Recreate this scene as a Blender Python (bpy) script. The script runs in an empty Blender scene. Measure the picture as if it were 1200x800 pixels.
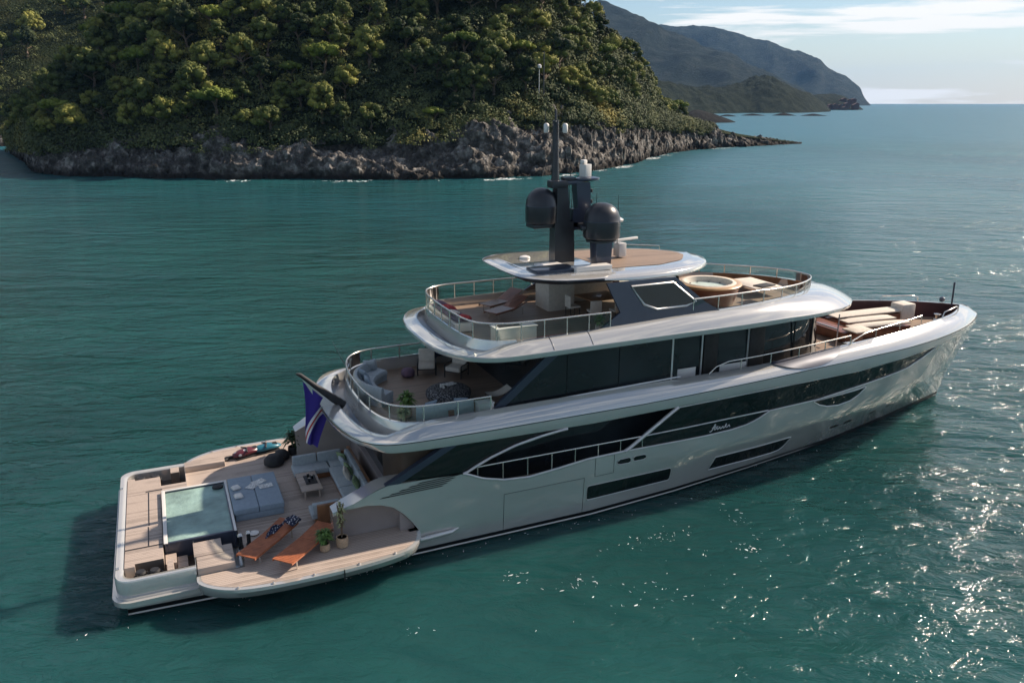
import bpy, bmesh, math, random
import numpy as np
from mathutils import Vector, Matrix, noise
C = bpy.context
SC = C.scene
COL = SC.collection
rnd = random.Random(7)

# ------------------------------------------------------------------ camera
CAM = Vector((2.438, -27.787, 14.832)); YAW = 1.158; FPX = 947.42
PIT = math.atan(280.0/FPX)
cd = bpy.data.cameras.new('camera'); cam = bpy.data.objects.new('camera', cd); COL.objects.link(cam)
cd.sensor_width = 36; cd.lens = FPX/1200*36; cd.clip_start = 0.3; cd.clip_end = 60000
cam.location = CAM
dirv = Vector((math.cos(PIT)*math.cos(YAW), math.cos(PIT)*math.sin(YAW), -math.sin(PIT)))
cam.rotation_euler = dirv.to_track_quat('-Z', 'Y').to_euler()
SC.camera = cam

# ------------------------------------------------------------------ sun and sky
SUN_AZ, SUN_EL = math.radians(6), math.radians(35)
sd = Vector((math.cos(SUN_EL)*math.cos(SUN_AZ), math.cos(SUN_EL)*math.sin(SUN_AZ), math.sin(SUN_EL)))
sl = bpy.data.lights.new('sun', 'SUN'); sl.energy = 5.0; sl.angle = math.radians(0.6); sl.color = (1.0, 0.85, 0.70)
so = bpy.data.objects.new('sun', sl); COL.objects.link(so); so.rotation_euler = sd.to_track_quat('Z', 'Y').to_euler()
so.location = (0, 0, 60)
W = bpy.data.worlds.new('World'); SC.world = W; W.use_nodes = True
nt = W.node_tree; nt.nodes.clear()
def N(nt, t, **k):
    n = nt.nodes.new(t)
    for a, v in k.items():
        if a.startswith('i_'): n.inputs[a[2:].replace('_', ' ')].default_value = v
        else: setattr(n, a, v)
    return n
L = lambda nt, a, b: nt.links.new(a, b)
sky = N(nt, 'ShaderNodeTexSky', sky_type='NISHITA', sun_disc=False, sun_elevation=SUN_EL, sun_rotation=math.pi/2-SUN_AZ)
sky.air_density = 1.0; sky.dust_density = 0.35; sky.ozone_density = 2.2
tc = N(nt, 'ShaderNodeTexCoord'); mp = N(nt, 'ShaderNodeMapping'); mp.inputs['Scale'].default_value = (2.2, 2.2, 26)
mp.inputs['Rotation'].default_value = (0.02, -0.05, 0.3)
L(nt, tc.outputs['Generated'], mp.inputs['Vector'])
nz = N(nt, 'ShaderNodeTexNoise'); nz.inputs['Scale'].default_value = 1.3; nz.inputs['Detail'].default_value = 9; nz.inputs['Roughness'].default_value = 0.58; nz.inputs['Distortion'].default_value = 0.35
L(nt, mp.outputs[0], nz.inputs['Vector'])
cr = N(nt, 'ShaderNodeValToRGB'); cr.color_ramp.elements[0].position = 0.52; cr.color_ramp.elements[1].position = 0.60
L(nt, nz.outputs[0], cr.inputs[0])
mx = N(nt, 'ShaderNodeMixRGB', blend_type='MIX'); mx.inputs[2].default_value = (11, 10.6, 10.2, 1)
sc_ = N(nt, 'ShaderNodeMath', operation='MULTIPLY'); sc_.inputs[1].default_value = 0.85
L(nt, cr.outputs[0], sc_.inputs[0]); L(nt, sc_.outputs[0], mx.inputs[0]); L(nt, sky.outputs[0], mx.inputs[1])
spz = N(nt, 'ShaderNodeSeparateXYZ'); L(nt, tc.outputs['Generated'], spz.inputs[0])
vr = N(nt, 'ShaderNodeMapRange'); vr.inputs[1].default_value = 0.0; vr.inputs[2].default_value = 0.11; vr.inputs[3].default_value = 0.55; vr.inputs[4].default_value = 0.0; vr.interpolation_type = 'SMOOTHSTEP'; L(nt, spz.outputs['Z'], vr.inputs[0])
veil = N(nt, 'ShaderNodeMixRGB'); veil.inputs[2].default_value = (7.0, 7.0, 6.9, 1); L(nt, vr.outputs[0], veil.inputs[0]); L(nt, sky.outputs[0], veil.inputs[1]); L(nt, veil.outputs[0], mx.inputs[1])
bg = N(nt, 'ShaderNodeBackground'); bg.inputs['Strength'].default_value = 0.068
L(nt, mx.outputs[0], bg.inputs[0]); wo = N(nt, 'ShaderNodeOutputWorld'); L(nt, bg.outputs[0], wo.inputs[0])
SC.view_settings.view_transform = 'Standard'; SC.view_settings.look = 'None'; SC.view_settings.gamma = 1
SC.view_settings.exposure = 0.68
SC.view_settings.use_curve_mapping = False
SC.render.engine = 'CYCLES'
SC.cycles.max_bounces = 8; SC.cycles.transparent_max_bounces = 12; SC.cycles.sample_clamp_indirect = 6

# ------------------------------------------------------------------ materials
def mat(name, col, rough=0.5, metal=0.0, var=0.12, scale=6.0, bump=0.0, bscale=40.0, coat=0.0, ior=1.45, trans=0.0, grime=0.0):
    m = bpy.data.materials.new(name); m.use_nodes = True; t = m.node_tree
    b = t.nodes['Principled BSDF']; b.inputs['Roughness'].default_value = rough; b.inputs['Metallic'].default_value = metal
    b.inputs['Coat Weight'].default_value = coat; b.inputs['Coat Roughness'].default_value = 0.04; b.inputs['IOR'].default_value = ior
    b.inputs['Transmission Weight'].default_value = trans
    tcn = N(t, 'ShaderNodeTexCoord')
    n = N(t, 'ShaderNodeTexNoise'); n.inputs['Scale'].default_value = scale; n.inputs['Detail'].default_value = 5
    L(t, tcn.outputs['Object'], n.inputs['Vector'])
    r = N(t, 'ShaderNodeValToRGB'); c = np.array(col[:3])
    r.color_ramp.elements[0].position = 0.3; r.color_ramp.elements[1].position = 0.72
    r.color_ramp.elements[0].color = (*np.clip(c*(1-var), 0, 1), 1); r.color_ramp.elements[1].color = (*np.clip(c*(1+var), 0, 1), 1)
    L(t, n.outputs[0], r.inputs[0]); L(t, r.outputs[0], b.inputs['Base Color'])
    if bump:
        n2 = N(t, 'ShaderNodeTexNoise'); n2.inputs['Scale'].default_value = bscale; n2.inputs['Detail'].default_value = 4
        L(t, tcn.outputs['Object'], n2.inputs['Vector'])
        bp = N(t, 'ShaderNodeBump'); bp.inputs['Strength'].default_value = 0.6; bp.inputs['Distance'].default_value = bump
        L(t, n2.outputs[0], bp.inputs['Height']); L(t, bp.outputs[0], b.inputs['Normal'])
    return m
def planks(name, col, width=0.09, rough=0.6, axis='Y', var=0.25):
    m = bpy.data.materials.new(name); m.use_nodes = True; t = m.node_tree; b = t.nodes['Principled BSDF']
    b.inputs['Roughness'].default_value = rough
    tcn = N(t, 'ShaderNodeTexCoord'); sp = N(t, 'ShaderNodeSeparateXYZ'); L(t, tcn.outputs['Object'], sp.inputs[0])
    d = N(t, 'ShaderNodeMath', operation='DIVIDE'); d.inputs[1].default_value = width; L(t, sp.outputs[axis], d.inputs[0])
    fr = N(t, 'ShaderNodeMath', operation='FRACT'); L(t, d.outputs[0], fr.inputs[0])
    fl = N(t, 'ShaderNodeMath', operation='FLOOR'); L(t, d.outputs[0], fl.inputs[0])
    lt = N(t, 'ShaderNodeMath', operation='LESS_THAN'); lt.inputs[1].default_value = 0.1; L(t, fr.outputs[0], lt.inputs[0])
    wn = N(t, 'ShaderNodeTexWhiteNoise', noise_dimensions='1D'); L(t, fl.outputs[0], wn.inputs['W'])
    n = N(t, 'ShaderNodeTexNoise'); n.inputs['Scale'].default_value = 1.6; n.inputs['Detail'].default_value = 7; L(t, tcn.outputs['Object'], n.inputs['Vector'])
    ad = N(t, 'ShaderNodeMath', operation='ADD'); L(t, wn.outputs[0], ad.inputs[0]); L(t, n.outputs[0], ad.inputs[1])
    r = N(t, 'ShaderNodeValToRGB'); c = np.array(col)
    r.color_ramp.elements[0].position = 0.3; r.color_ramp.elements[1].position = 1.3/1.5
    r.color_ramp.elements[0].color = (*c*(1-var), 1); r.color_ramp.elements[1].color = (*np.clip(c*(1+var), 0, 1), 1)
    L(t, ad.outputs[0], r.inputs[0])
    mxn = N(t, 'ShaderNodeMixRGB'); mxn.inputs[2].default_value = (*c*0.3, 1); L(t, lt.outputs[0], mxn.inputs[0]); L(t, r.outputs[0], mxn.inputs[1])
    L(t, mxn.outputs[0], b.inputs['Base Color']); return m
def clear_glass(name, col, mixf=0.25):
    m = bpy.data.materials.new(name); m.use_nodes = True; t = m.node_tree; t.nodes.clear()
    o = N(t, 'ShaderNodeOutputMaterial'); tr = N(t, 'ShaderNodeBsdfTransparent'); tr.inputs[0].default_value = (*col, 1)
    g = N(t, 'ShaderNodeBsdfGlossy'); g.inputs['Roughness'].default_value = 0.03; fz = N(t, 'ShaderNodeFresnel'); fz.inputs[0].default_value = 1.5
    n = N(t, 'ShaderNodeTexNoise'); n.inputs['Scale'].default_value = 3
    ma = N(t, 'ShaderNodeMath', operation='MULTIPLY_ADD'); L(t, n.outputs[0], ma.inputs[0]); ma.inputs[1].default_value = 0.06; L(t, fz.outputs[0], ma.inputs[2])
    s = N(t, 'ShaderNodeMixShader'); L(t, ma.outputs[0], s.inputs[0]); L(t, tr.outputs[0], s.inputs[1]); L(t, g.outputs[0], s.inputs[2]); L(t, s.outputs[0], o.inputs[0]); return m

M = {}
M['paint'] = mat('champagne_paint', (0.60, 0.585, 0.55), 0.13, 0.5, 0.03, 0.4, bump=0.006, bscale=1.1, coat=1.0)
M['white'] = mat('white_paint', (0.70, 0.67, 0.63), 0.35, 0, 0.04, 1.5, coat=0.3)
M['navy'] = mat('navy_grey_paint', (0.038, 0.047, 0.075), 0.32, 0.2, 0.08, 1.0, coat=0.5)
M['mast'] = mat('mast_paint', (0.028, 0.030, 0.036), 0.36, 0.15, 0.15, 2.0, bump=0.002, bscale=30, coat=0.2)
M['boot'] = mat('black_boot_paint', (0.012, 0.013, 0.015), 0.3, 0, 0.2)
M['glass'] = mat('black_glass', (0.006, 0.008, 0.008), 0.04, 0, 0.3, 0.8, coat=0.0, ior=1.55)
M['glass2'] = mat('smoked_glass', (0.016, 0.02, 0.023), 0.06, 0, 0.5, 0.5, ior=1.5)
M['steel'] = mat('polished_steel', (0.72, 0.68, 0.62), 0.22, 0.9, 0.06, 4)
M['trim'] = mat('satin_trim', (0.66, 0.64, 0.62), 0.3, 0.5, 0.05, 4)
M['teak'] = planks('teak_deck', (0.35, 0.285, 0.24), 0.10, 0.62)
M['teak2'] = planks('brown_teak_deck', (0.22, 0.155, 0.11), 0.10, 0.55)
M['wood'] = mat('varnished_wood', (0.24, 0.11, 0.05), 0.35, 0, 0.3, 3, coat=0.3)
M['mahog'] = mat('red_brown_wood', (0.20, 0.075, 0.04), 0.35, 0, 0.3, 3, coat=0.3)
M['scoop'] = mat('taupe_panel', (0.30, 0.26, 0.25), 0.45, 0.0, 0.1, 1.0)
M['dark'] = mat('dark_interior', (0.02, 0.018, 0.017), 0.6, 0, 0.3)
M['brownwall'] = mat('bronze_wall', (0.10, 0.07, 0.05), 0.4, 0.3, 0.2, 1.5)
M['cush'] = mat('blue_grey_fabric', (0.36, 0.40, 0.42), 0.9, 0, 0.1, 10, bump=0.004, bscale=60)
M['cushb'] = mat('slate_blue_fabric', (0.25, 0.31, 0.37), 0.9, 0, 0.08, 10, bump=0.004, bscale=60)
M['cream'] = mat('cream_fabric', (0.62, 0.56, 0.48), 0.9, 0, 0.08, 9, bump=0.004, bscale=50)
M['greenf'] = mat('sage_fabric', (0.20, 0.27, 0.14), 0.9, 0, 0.5, 14, bump=0.004, bscale=60)
M['orange'] = mat('orange_slats', (0.35, 0.11, 0.045), 0.55, 0, 0.2, 5)
M['rubber'] = mat('black_rubber', (0.02, 0.02, 0.022), 0.6, 0, 0.3)
M['pot'] = mat('woven_pot', (0.42, 0.30, 0.20), 0.8, 0, 0.25, 30, bump=0.01, bscale=60)
M['soil'] = mat('soil', (0.05, 0.035, 0.025), 0.95, 0, 0.3, 20)
M['leaf'] = mat('plant_leaf', (0.09, 0.16, 0.035), 0.5, 0, 0.45, 5)
M['leafd'] = mat('dark_palm_leaf', (0.03, 0.06, 0.02), 0.5, 0, 0.45, 5)
M['dryleaf'] = mat('pale_reed', (0.30, 0.30, 0.14), 0.6, 0, 0.35, 5)
M['fabricp'] = mat('plum_fabric', (0.16, 0.10, 0.14), 0.9, 0, 0.3, 8)
M['redf'] = mat('red_fabric', (0.38, 0.05, 0.05), 0.9, 0, 0.3, 8)
M['cyan'] = mat('cyan_shell', (0.02, 0.14, 0.20), 0.3, 0, 0.1, 3, coat=0.5)
M['rail_glass'] = clear_glass('rail_glass', (0.80, 0.88, 0.86))
M['paper'] = mat('printed_paper', (0.6, 0.6, 0.58), 0.7, 0, 0.5, 18)
def voro(name, c1, c2, scale, pos=0.35, rough=0.8):
    m = bpy.data.materials.new(name); m.use_nodes = True; t = m.node_tree; b = t.nodes['Principled BSDF']; b.inputs['Roughness'].default_value = rough
    tcn = N(t, 'ShaderNodeTexCoord'); v = N(t, 'ShaderNodeTexVoronoi'); v.inputs['Scale'].default_value = scale; L(t, tcn.outputs['Object'], v.inputs['Vector'])
    r = N(t, 'ShaderNodeValToRGB'); r.color_ramp.elements[0].position = pos; r.color_ramp.elements[1].position = pos+0.08
    r.color_ramp.elements[0].color = (*c1, 1); r.color_ramp.elements[1].color = (*c2, 1)
    L(t, v.outputs['Distance'], r.inputs[0]); L(t, r.outputs[0], b.inputs['Base Color']); return m
M['pattern'] = voro('navy_white_pattern', (0.4, 0.4, 0.42), (0.012, 0.018, 0.05), 14, 0.3)
M['ottoman'] = voro('grey_pattern', (0.22, 0.22, 0.22), (0.04, 0.04, 0.045), 16, 0.38)

# ------------------------------------------------------------------ mesh builder
ORG = {}
def children_org(p): return ORG.get(p.name, Vector((0, 0, 0))) if p else Vector((0, 0, 0))
class MB:
    def __init__(s): s.v = []; s.f = []; s.mi = []; s.cur = 0
    def add(s, vs, fs):
        o = len(s.v); s.v += [tuple(p) for p in vs]; s.f += [tuple(i+o for i in f) for f in fs]; s.mi += [s.cur]*len(fs); return s
    def bm(s, b, mt=None):
        if mt is not None: b.transform(mt)
        b.verts.index_update(); s.add([v.co[:] for v in b.verts], [[v.index for v in f.verts] for f in b.faces]); b.free(); return s
    def box(s, c, d, rz=0, bev=0.0, seg=2, rx=0, ry=0, taper=None):
        b = bmesh.new(); bmesh.ops.create_cube(b, size=1)
        for v in b.verts:
            if taper and v.co.z > 0: v.co.x *= taper; v.co.y *= taper
            v.co.x *= d[0]; v.co.y *= d[1]; v.co.z *= d[2]
        if bev: bmesh.ops.bevel(b, geom=list(b.edges), offset=bev, segments=seg, profile=0.6, affect='EDGES')
        m = Matrix.Translation(c) @ Matrix.Rotation(rz, 4, 'Z') @ Matrix.Rotation(ry, 4, 'Y') @ Matrix.Rotation(rx, 4, 'X')
        return s.bm(b, m)
    def prism(s, pts, z0, z1, cap0=True):
        n = len(pts); b = bmesh.new()
        lo = [b.verts.new((p[0], p[1], z0)) for p in pts]; hi = [b.verts.new((p[0], p[1], z1)) for p in pts]
        for i in range(n): b.faces.new((lo[i], lo[(i+1) % n], hi[(i+1) % n], hi[i]))
        f = [b.faces.new(hi)]
        if cap0: f.append(b.faces.new(lo[::-1]))
        bmesh.ops.triangulate(b, faces=f); return s.bm(b)
    def sheet(s, pts):
        b = bmesh.new(); f = b.faces.new([b.verts.new(p) for p in pts]); bmesh.ops.triangulate(b, faces=[f]); return s.bm(b)
    def tube(s, path, r, n=8, closed=False, caps=True):
        P = [Vector(p) for p in path]; m = len(P); vs = []; fs = []
        up = Vector((0, 0, 1))
        for i, p in enumerate(P):
            a = P[(i-1) % m] if (closed or i > 0) else p; b = P[(i+1) % m] if (closed or i < m-1) else p
            t = (b-a).normalized(); x = t.cross(up)
            if x.length < 0.05: x = t.cross(Vector((1, 0, 0)))
            x.normalize(); y = t.cross(x); rr = r[i] if isinstance(r, (list, tuple)) else r
            for k in range(n):
                an = 2*math.pi*k/n; vs.append(p + x*math.cos(an)*rr + y*math.sin(an)*rr)
        for i in range(m if closed else m-1):
            for k in range(n):
                j = (i+1) % m; fs.append((i*n+k, i*n+(k+1) % n, j*n+(k+1) % n, j*n+k))
        if caps and not closed: fs += [tuple(range(n))[::-1], tuple((m-1)*n+k for k in range(n))]
        return s.add(vs, fs)
    def lathe(s, prof, c=(0, 0, 0), n=24, sx=1, sy=1, mt=None, caps=True):
        vs = []; fs = []
        for (r, z) in prof:
            for k in range(n):
                a = 2*math.pi*k/n; vs.append(Vector((c[0]+r*sx*math.cos(a), c[1]+r*sy*math.sin(a), c[2]+z)))
        for i in range(len(prof)-1):
            for k in range(n): fs.append((i*n+k, i*n+(k+1) % n, (i+1)*n+(k+1) % n, (i+1)*n+k))
        if caps: fs.append(tuple((len(prof)-1)*n+k for k in range(n))); fs.append(tuple(range(n))[::-1])
        if mt is not None: vs = [mt @ v for v in vs]
        return s.add(vs, fs)
    def grid(s, P, cu=False):
        P = [[tuple(q) for q in r] for r in P]; nu = len(P); nv = len(P[0]); vs = [q for r in P for q in r]; fs = []
        for i in range(nu if cu else nu-1):
            for j in range(nv-1):
                k = (i+1) % nu; fs.append((i*nv+j, k*nv+j, k*nv+j+1, i*nv+j+1))
        return s.add(vs, fs)
    def cushion(s, c, d, rz=0, rx=0, ry=0, puff=0.06):
        b = bmesh.new(); bmesh.ops.create_grid(b, x_segments=6, y_segments=6, size=0.5)
        b.free(); nn = 7; top = []
        vs = []; fs = []
        for side in (1, -1):
            for i in range(nn):
                for j in range(nn):
                    u = i/(nn-1)*2-1; v = j/(nn-1)*2-1
                    h = (max(0, (1-u**4))*max(0, (1-v**4)))**0.5
                    vs.append(Vector((u*d[0]/2*(1-0.04*(1-h)), v*d[1]/2*(1-0.04*(1-h)), side*d[2]/2*(0.25+0.75*h))))
        for o in (0, nn*nn):
            for i in range(nn-1):
                for j in range(nn-1):
                    q = (o+i*nn+j, o+(i+1)*nn+j, o+(i+1)*nn+j+1, o+i*nn+j+1); fs.append(q if o == 0 else q[::-1])
        ring = [i*nn for i in range(nn)] + [(nn-1)*nn+j for j in range(1, nn)] + [i*nn+nn-1 for i in range(nn-2, -1, -1)] + [j for j in range(nn-2, 0, -1)]
        for a in range(len(ring)):
            i0, i1 = ring[a], ring[(a+1) % len(ring)]; fs.append((i1, i0, i0+nn*nn, i1+nn*nn))
        m = Matrix.Translation(c) @ Matrix.Rotation(rz, 4, 'Z') @ Matrix.Rotation(ry, 4, 'Y') @ Matrix.Rotation(rx, 4, 'X')
        return s.add([m @ v for v in vs], fs)
    def build(s, name, mats, parent=None, smooth=35, recalc=True):
        me = bpy.data.meshes.new(name); o0 = children_org(parent)
        b = bmesh.new(); vv = [b.verts.new(Vector(p)-o0) for p in s.v]
        for f, mi in zip(s.f, s.mi):
            try: q = b.faces.new([vv[i] for i in f]); q.material_index = mi
            except ValueError: pass
        if recalc: bmesh.ops.recalc_face_normals(b, faces=b.faces)
        b.to_mesh(me); b.free()
        for m_ in (mats if isinstance(mats, (list, tuple)) else [mats]): me.materials.append(M[m_] if isinstance(m_, str) else m_)
        if smooth:
            me.polygons.foreach_set('use_smooth', [True]*len(me.polygons)); me.set_sharp_from_angle(angle=math.radians(smooth))
        o = bpy.data.objects.new(name, me); COL.objects.link(o)
        if parent: o.parent = parent
        ORG[o.name] = o0; return o
def tag(o, label=None, cat=None, group=None, kind=None):
    if label: o['label'] = label
    if cat: o['category'] = cat
    if group: o['group'] = group
    if kind: o['kind'] = kind
    return o
def thing(name, label, cat, loc=(0, 0, 0), group=None):
    o = bpy.data.objects.new(name, None); COL.objects.link(o); o.location = loc; o.empty_display_size = 0.3
    ORG[o.name] = Vector(loc); return tag(o, label, cat, group)
def copy_tree(o, loc=None, rz=None, scale=None, parent=None):
    c = o.copy(); COL.objects.link(c)
    if parent: c.parent = parent
    if loc is not None: c.location = loc
    if rz is not None: c.rotation_euler = (0, 0, rz)
    if scale is not None: c.scale = scale
    for ch in list(o.children): copy_tree(ch, parent=c)
    return c
def fast_mesh(name, V, F, mats, parent=None, smooth=False, mi=None):
    """V (n,3) array, F (m,k) int array of equal-size faces"""
    me = bpy.data.meshes.new(name); V = np.asarray(V, np.float32); F = np.asarray(F, np.int32); k = F.shape[1]
    me.vertices.add(len(V)); me.vertices.foreach_set('co', V.ravel()); me.loops.add(F.size); me.loops.foreach_set('vertex_index', F.ravel())
    me.polygons.add(len(F)); me.polygons.foreach_set('loop_start', np.arange(0, F.size, k, dtype=np.int32))
    if mi is not None: me.polygons.foreach_set('material_index', np.asarray(mi, np.int32))
    me.update(calc_edges=True); me.validate()
    if smooth: me.polygons.foreach_set('use_smooth', [True]*len(me.polygons))
    for m_ in (mats if isinstance(mats, (list, tuple)) else [mats]): me.materials.append(M[m_] if isinstance(m_, str) else m_)
    o = bpy.data.objects.new(name, me); COL.objects.link(o)
    if parent: o.parent = parent
    return o
def cr_spline(P, n=6):
    P = [np.array(p, float) for p in P]; out = []
    for i in range(len(P)-1):
        p0 = P[max(i-1, 0)]; p1 = P[i]; p2 = P[i+1]; p3 = P[min(i+2, len(P)-1)]
        for k in range(n):
            t = k/n; out.append(0.5*((2*p1)+(-p0+p2)*t+(2*p0-5*p1+4*p2-p3)*t*t+(-p0+3*p1-3*p2+p3)*t**3))
    out.append(P[-1]); return np.array(out)
# ------------------------------------------------------------------ the sea
def water_mat(name, c1, c2, c3, rough=0.085):
    m = bpy.data.materials.new(name); m.use_nodes = True; t = m.node_tree; b = t.nodes['Principled BSDF']
    b.inputs['IOR'].default_value = 1.33; b.inputs['Roughness'].default_value = rough
    b.inputs['Subsurface Weight'].default_value = 1.0; b.inputs['Subsurface Scale'].default_value = 4.0; b.inputs['Subsurface Radius'].default_value = (0.35, 1.0, 0.9)
    g = N(t, 'ShaderNodeNewGeometry')
    def noise_(scale, vec=(1, 1, 1), rot=0.0, det=3, dist=0.0, rg=0.5):
        mp0 = N(t, 'ShaderNodeMapping'); mp0.inputs['Rotation'].default_value = (0, 0, rot); L(t, g.outputs['Position'], mp0.inputs['Vector']); mpn = N(t, 'ShaderNodeMapping'); mpn.inputs['Scale'].default_value = vec; L(t, mp0.outputs[0], mpn.inputs['Vector'])
        n = N(t, 'ShaderNodeTexNoise'); n.inputs['Scale'].default_value = scale; n.inputs['Detail'].default_value = det; n.inputs['Distortion'].default_value = dist; n.inputs['Roughness'].default_value = rg
        L(t, mpn.outputs[0], n.inputs['Vector']); return n
    def math_(op, a, bb):
        q = N(t, 'ShaderNodeMath', operation=op)
        for i, w in enumerate((a, bb)):
            if isinstance(w, (int, float)): q.inputs[i].default_value = w
            else: L(t, w, q.inputs[i])
        return q.outputs[0]
    big = noise_(0.02, (1, 1, 1), 0, 4, 0.6); med = noise_(0.004, (1, 2.0, 1), 0.6, 4, 0.4)
    r = N(t, 'ShaderNodeValToRGB'); r.color_ramp.elements[0].position = 0.35; r.color_ramp.elements[1].position = 0.68
    r.color_ramp.elements[0].color = (*c1, 1); r.color_ramp.elements[1].color = (*c2, 1); L(t, big.outputs[0], r.inputs[0])
    mxx = N(t, 'ShaderNodeMixRGB'); mxx.inputs[2].default_value = (*c3, 1); L(t, r.outputs[0], mxx.inputs[1])
    r2 = N(t, 'ShaderNodeValToRGB'); r2.color_ramp.elements[0].position = 0.45; r2.color_ramp.elements[1].position = 0.62; L(t, med.outputs[0], r2.inputs[0]); L(t, r2.outputs[0], mxx.inputs[0])
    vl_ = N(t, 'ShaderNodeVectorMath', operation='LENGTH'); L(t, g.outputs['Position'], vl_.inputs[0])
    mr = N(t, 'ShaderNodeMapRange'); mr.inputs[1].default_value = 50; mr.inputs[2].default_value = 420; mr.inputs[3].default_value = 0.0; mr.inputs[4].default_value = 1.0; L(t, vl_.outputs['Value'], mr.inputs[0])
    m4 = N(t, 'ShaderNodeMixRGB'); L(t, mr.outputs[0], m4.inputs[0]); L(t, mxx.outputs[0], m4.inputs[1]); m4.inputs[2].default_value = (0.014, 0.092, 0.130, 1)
    rr = N(t, 'ShaderNodeMapRange'); rr.inputs[1].default_value = 30; rr.inputs[2].default_value = 300; rr.inputs[3].default_value = rough; rr.inputs[4].default_value = 0.42; L(t, vl_.outputs['Value'], rr.inputs[0]); L(t, rr.outputs[0], b.inputs['Roughness'])
    L(t, m4.outputs[0], b.inputs['Base Color'])
    a = noise_(0.16, (1, 2.6, 1), 0.48, 3, 0.5); c = noise_(0.75, (1, 2.2, 1), 0.35, 4, 0.7, 0.6); d = noise_(3.6, (1, 1.6, 1), 0.75, 3, 0.6, 0.6)
    gust = noise_(0.045, (1, 2.2, 1), 0.4, 3, 0.4)
    gr = N(t, 'ShaderNodeMapRange'); gr.inputs[1].default_value = 0.3; gr.inputs[2].default_value = 0.7; gr.inputs[3].default_value = 0.35; gr.inputs[4].default_value = 1.3; L(t, gust.outputs[0], gr.inputs[0])
    h = math_('MULTIPLY', a.outputs[0], 0.95)
    h2 = math_('MULTIPLY', math_('ADD', math_('MULTIPLY', c.outputs[0], 0.34), math_('MULTIPLY', d.outputs[0], 0.06)), gr.outputs[0])
    h = math_('ADD', h, h2)
    bp = N(t, 'ShaderNodeBump'); bp.inputs['Strength'].default_value = 0.75; bp.inputs['Distance'].default_value = 1.0
    L(t, h, bp.inputs['Height']); L(t, bp.outputs[0], b.inputs['Normal']); return m
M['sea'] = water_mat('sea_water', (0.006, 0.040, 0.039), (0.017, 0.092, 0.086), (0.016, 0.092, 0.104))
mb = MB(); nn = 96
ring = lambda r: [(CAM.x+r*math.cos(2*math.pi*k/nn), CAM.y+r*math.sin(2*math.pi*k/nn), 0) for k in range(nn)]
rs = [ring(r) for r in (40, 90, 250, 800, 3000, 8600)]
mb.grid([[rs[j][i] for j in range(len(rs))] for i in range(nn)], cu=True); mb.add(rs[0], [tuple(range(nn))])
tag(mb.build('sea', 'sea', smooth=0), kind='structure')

# ------------------------------------------------------------------ land
def rockmat(name, cols, sc=0.5, dark_low=True):
    m = bpy.data.materials.new(name); m.use_nodes = True; t = m.node_tree; b = t.nodes['Principled BSDF']; b.inputs['Roughness'].default_value = 0.9; b.inputs['Specular IOR Level'].default_value = 0.05
    g = N(t, 'ShaderNodeNewGeometry')
    n = N(t, 'ShaderNodeTexNoise'); n.inputs['Scale'].default_value = sc; n.inputs['Detail'].default_value = 8; n.inputs['Roughness'].default_value = 0.65; L(t, g.outputs['Position'], n.inputs['Vector'])
    r = N(t, 'ShaderNodeValToRGB'); e = r.color_ramp.elements; e[0].position = 0.3; e[1].position = 0.7; e[0].color = (*cols[0], 1); e[1].color = (*cols[-1], 1)
    if len(cols) == 3: q = e.new(0.5); q.color = (*cols[1], 1)
    L(t, n.outputs[0], r.inputs[0])
    out = r.outputs[0]
    if dark_low:   # wet, algae covered band just above the waterline
        sp = N(t, 'ShaderNodeSeparateXYZ'); L(t, g.outputs['Position'], sp.inputs[0])
        n3 = N(t, 'ShaderNodeTexNoise'); n3.inputs['Scale'].default_value = 0.3; L(t, g.outputs['Position'], n3.inputs['Vector'])
        ad = N(t, 'ShaderNodeMath', operation='MULTIPLY_ADD'); L(t, n3.outputs[0], ad.inputs[0]); ad.inputs[1].default_value = -3.0; L(t, sp.outputs['Z'], ad.inputs[2])
        mr = N(t, 'ShaderNodeMapRange'); mr.inputs[1].default_value = -0.9; mr.inputs[2].default_value = 0.7; L(t, ad.outputs[0], mr.inputs[0])
        mm = N(t, 'ShaderNodeMixRGB'); mm.inputs[1].default_value = (0.03, 0.027, 0.024, 1); L(t, mr.outputs[0], mm.inputs[0]); L(t, out, mm.inputs[2]); out = mm.outputs[0]
    L(t, out, b.inputs['Base Color'])
    v = N(t, 'ShaderNodeTexVoronoi'); v.inputs['Scale'].default_value = 1.1; L(t, g.outputs['Position'], v.inputs['Vector'])
    n2 = N(t, 'ShaderNodeTexNoise'); n2.inputs['Scale'].default_value = 2.2; n2.inputs['Detail'].default_value = 6; L(t, g.outputs['Position'], n2.inputs['Vector'])
    a = N(t, 'ShaderNodeMath', operation='ADD'); L(t, v.outputs['Distance'], a.inputs[0]); L(t, n2.outputs[0], a.inputs[1])
    bp = N(t, 'ShaderNodeBump'); bp.inputs['Distance'].default_value = 0.5; bp.inputs['Strength'].default_value = 0.8; L(t, a.outputs[0], bp.inputs['Height']); L(t, bp.outputs[0], b.inputs['Normal'])
    return m
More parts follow.
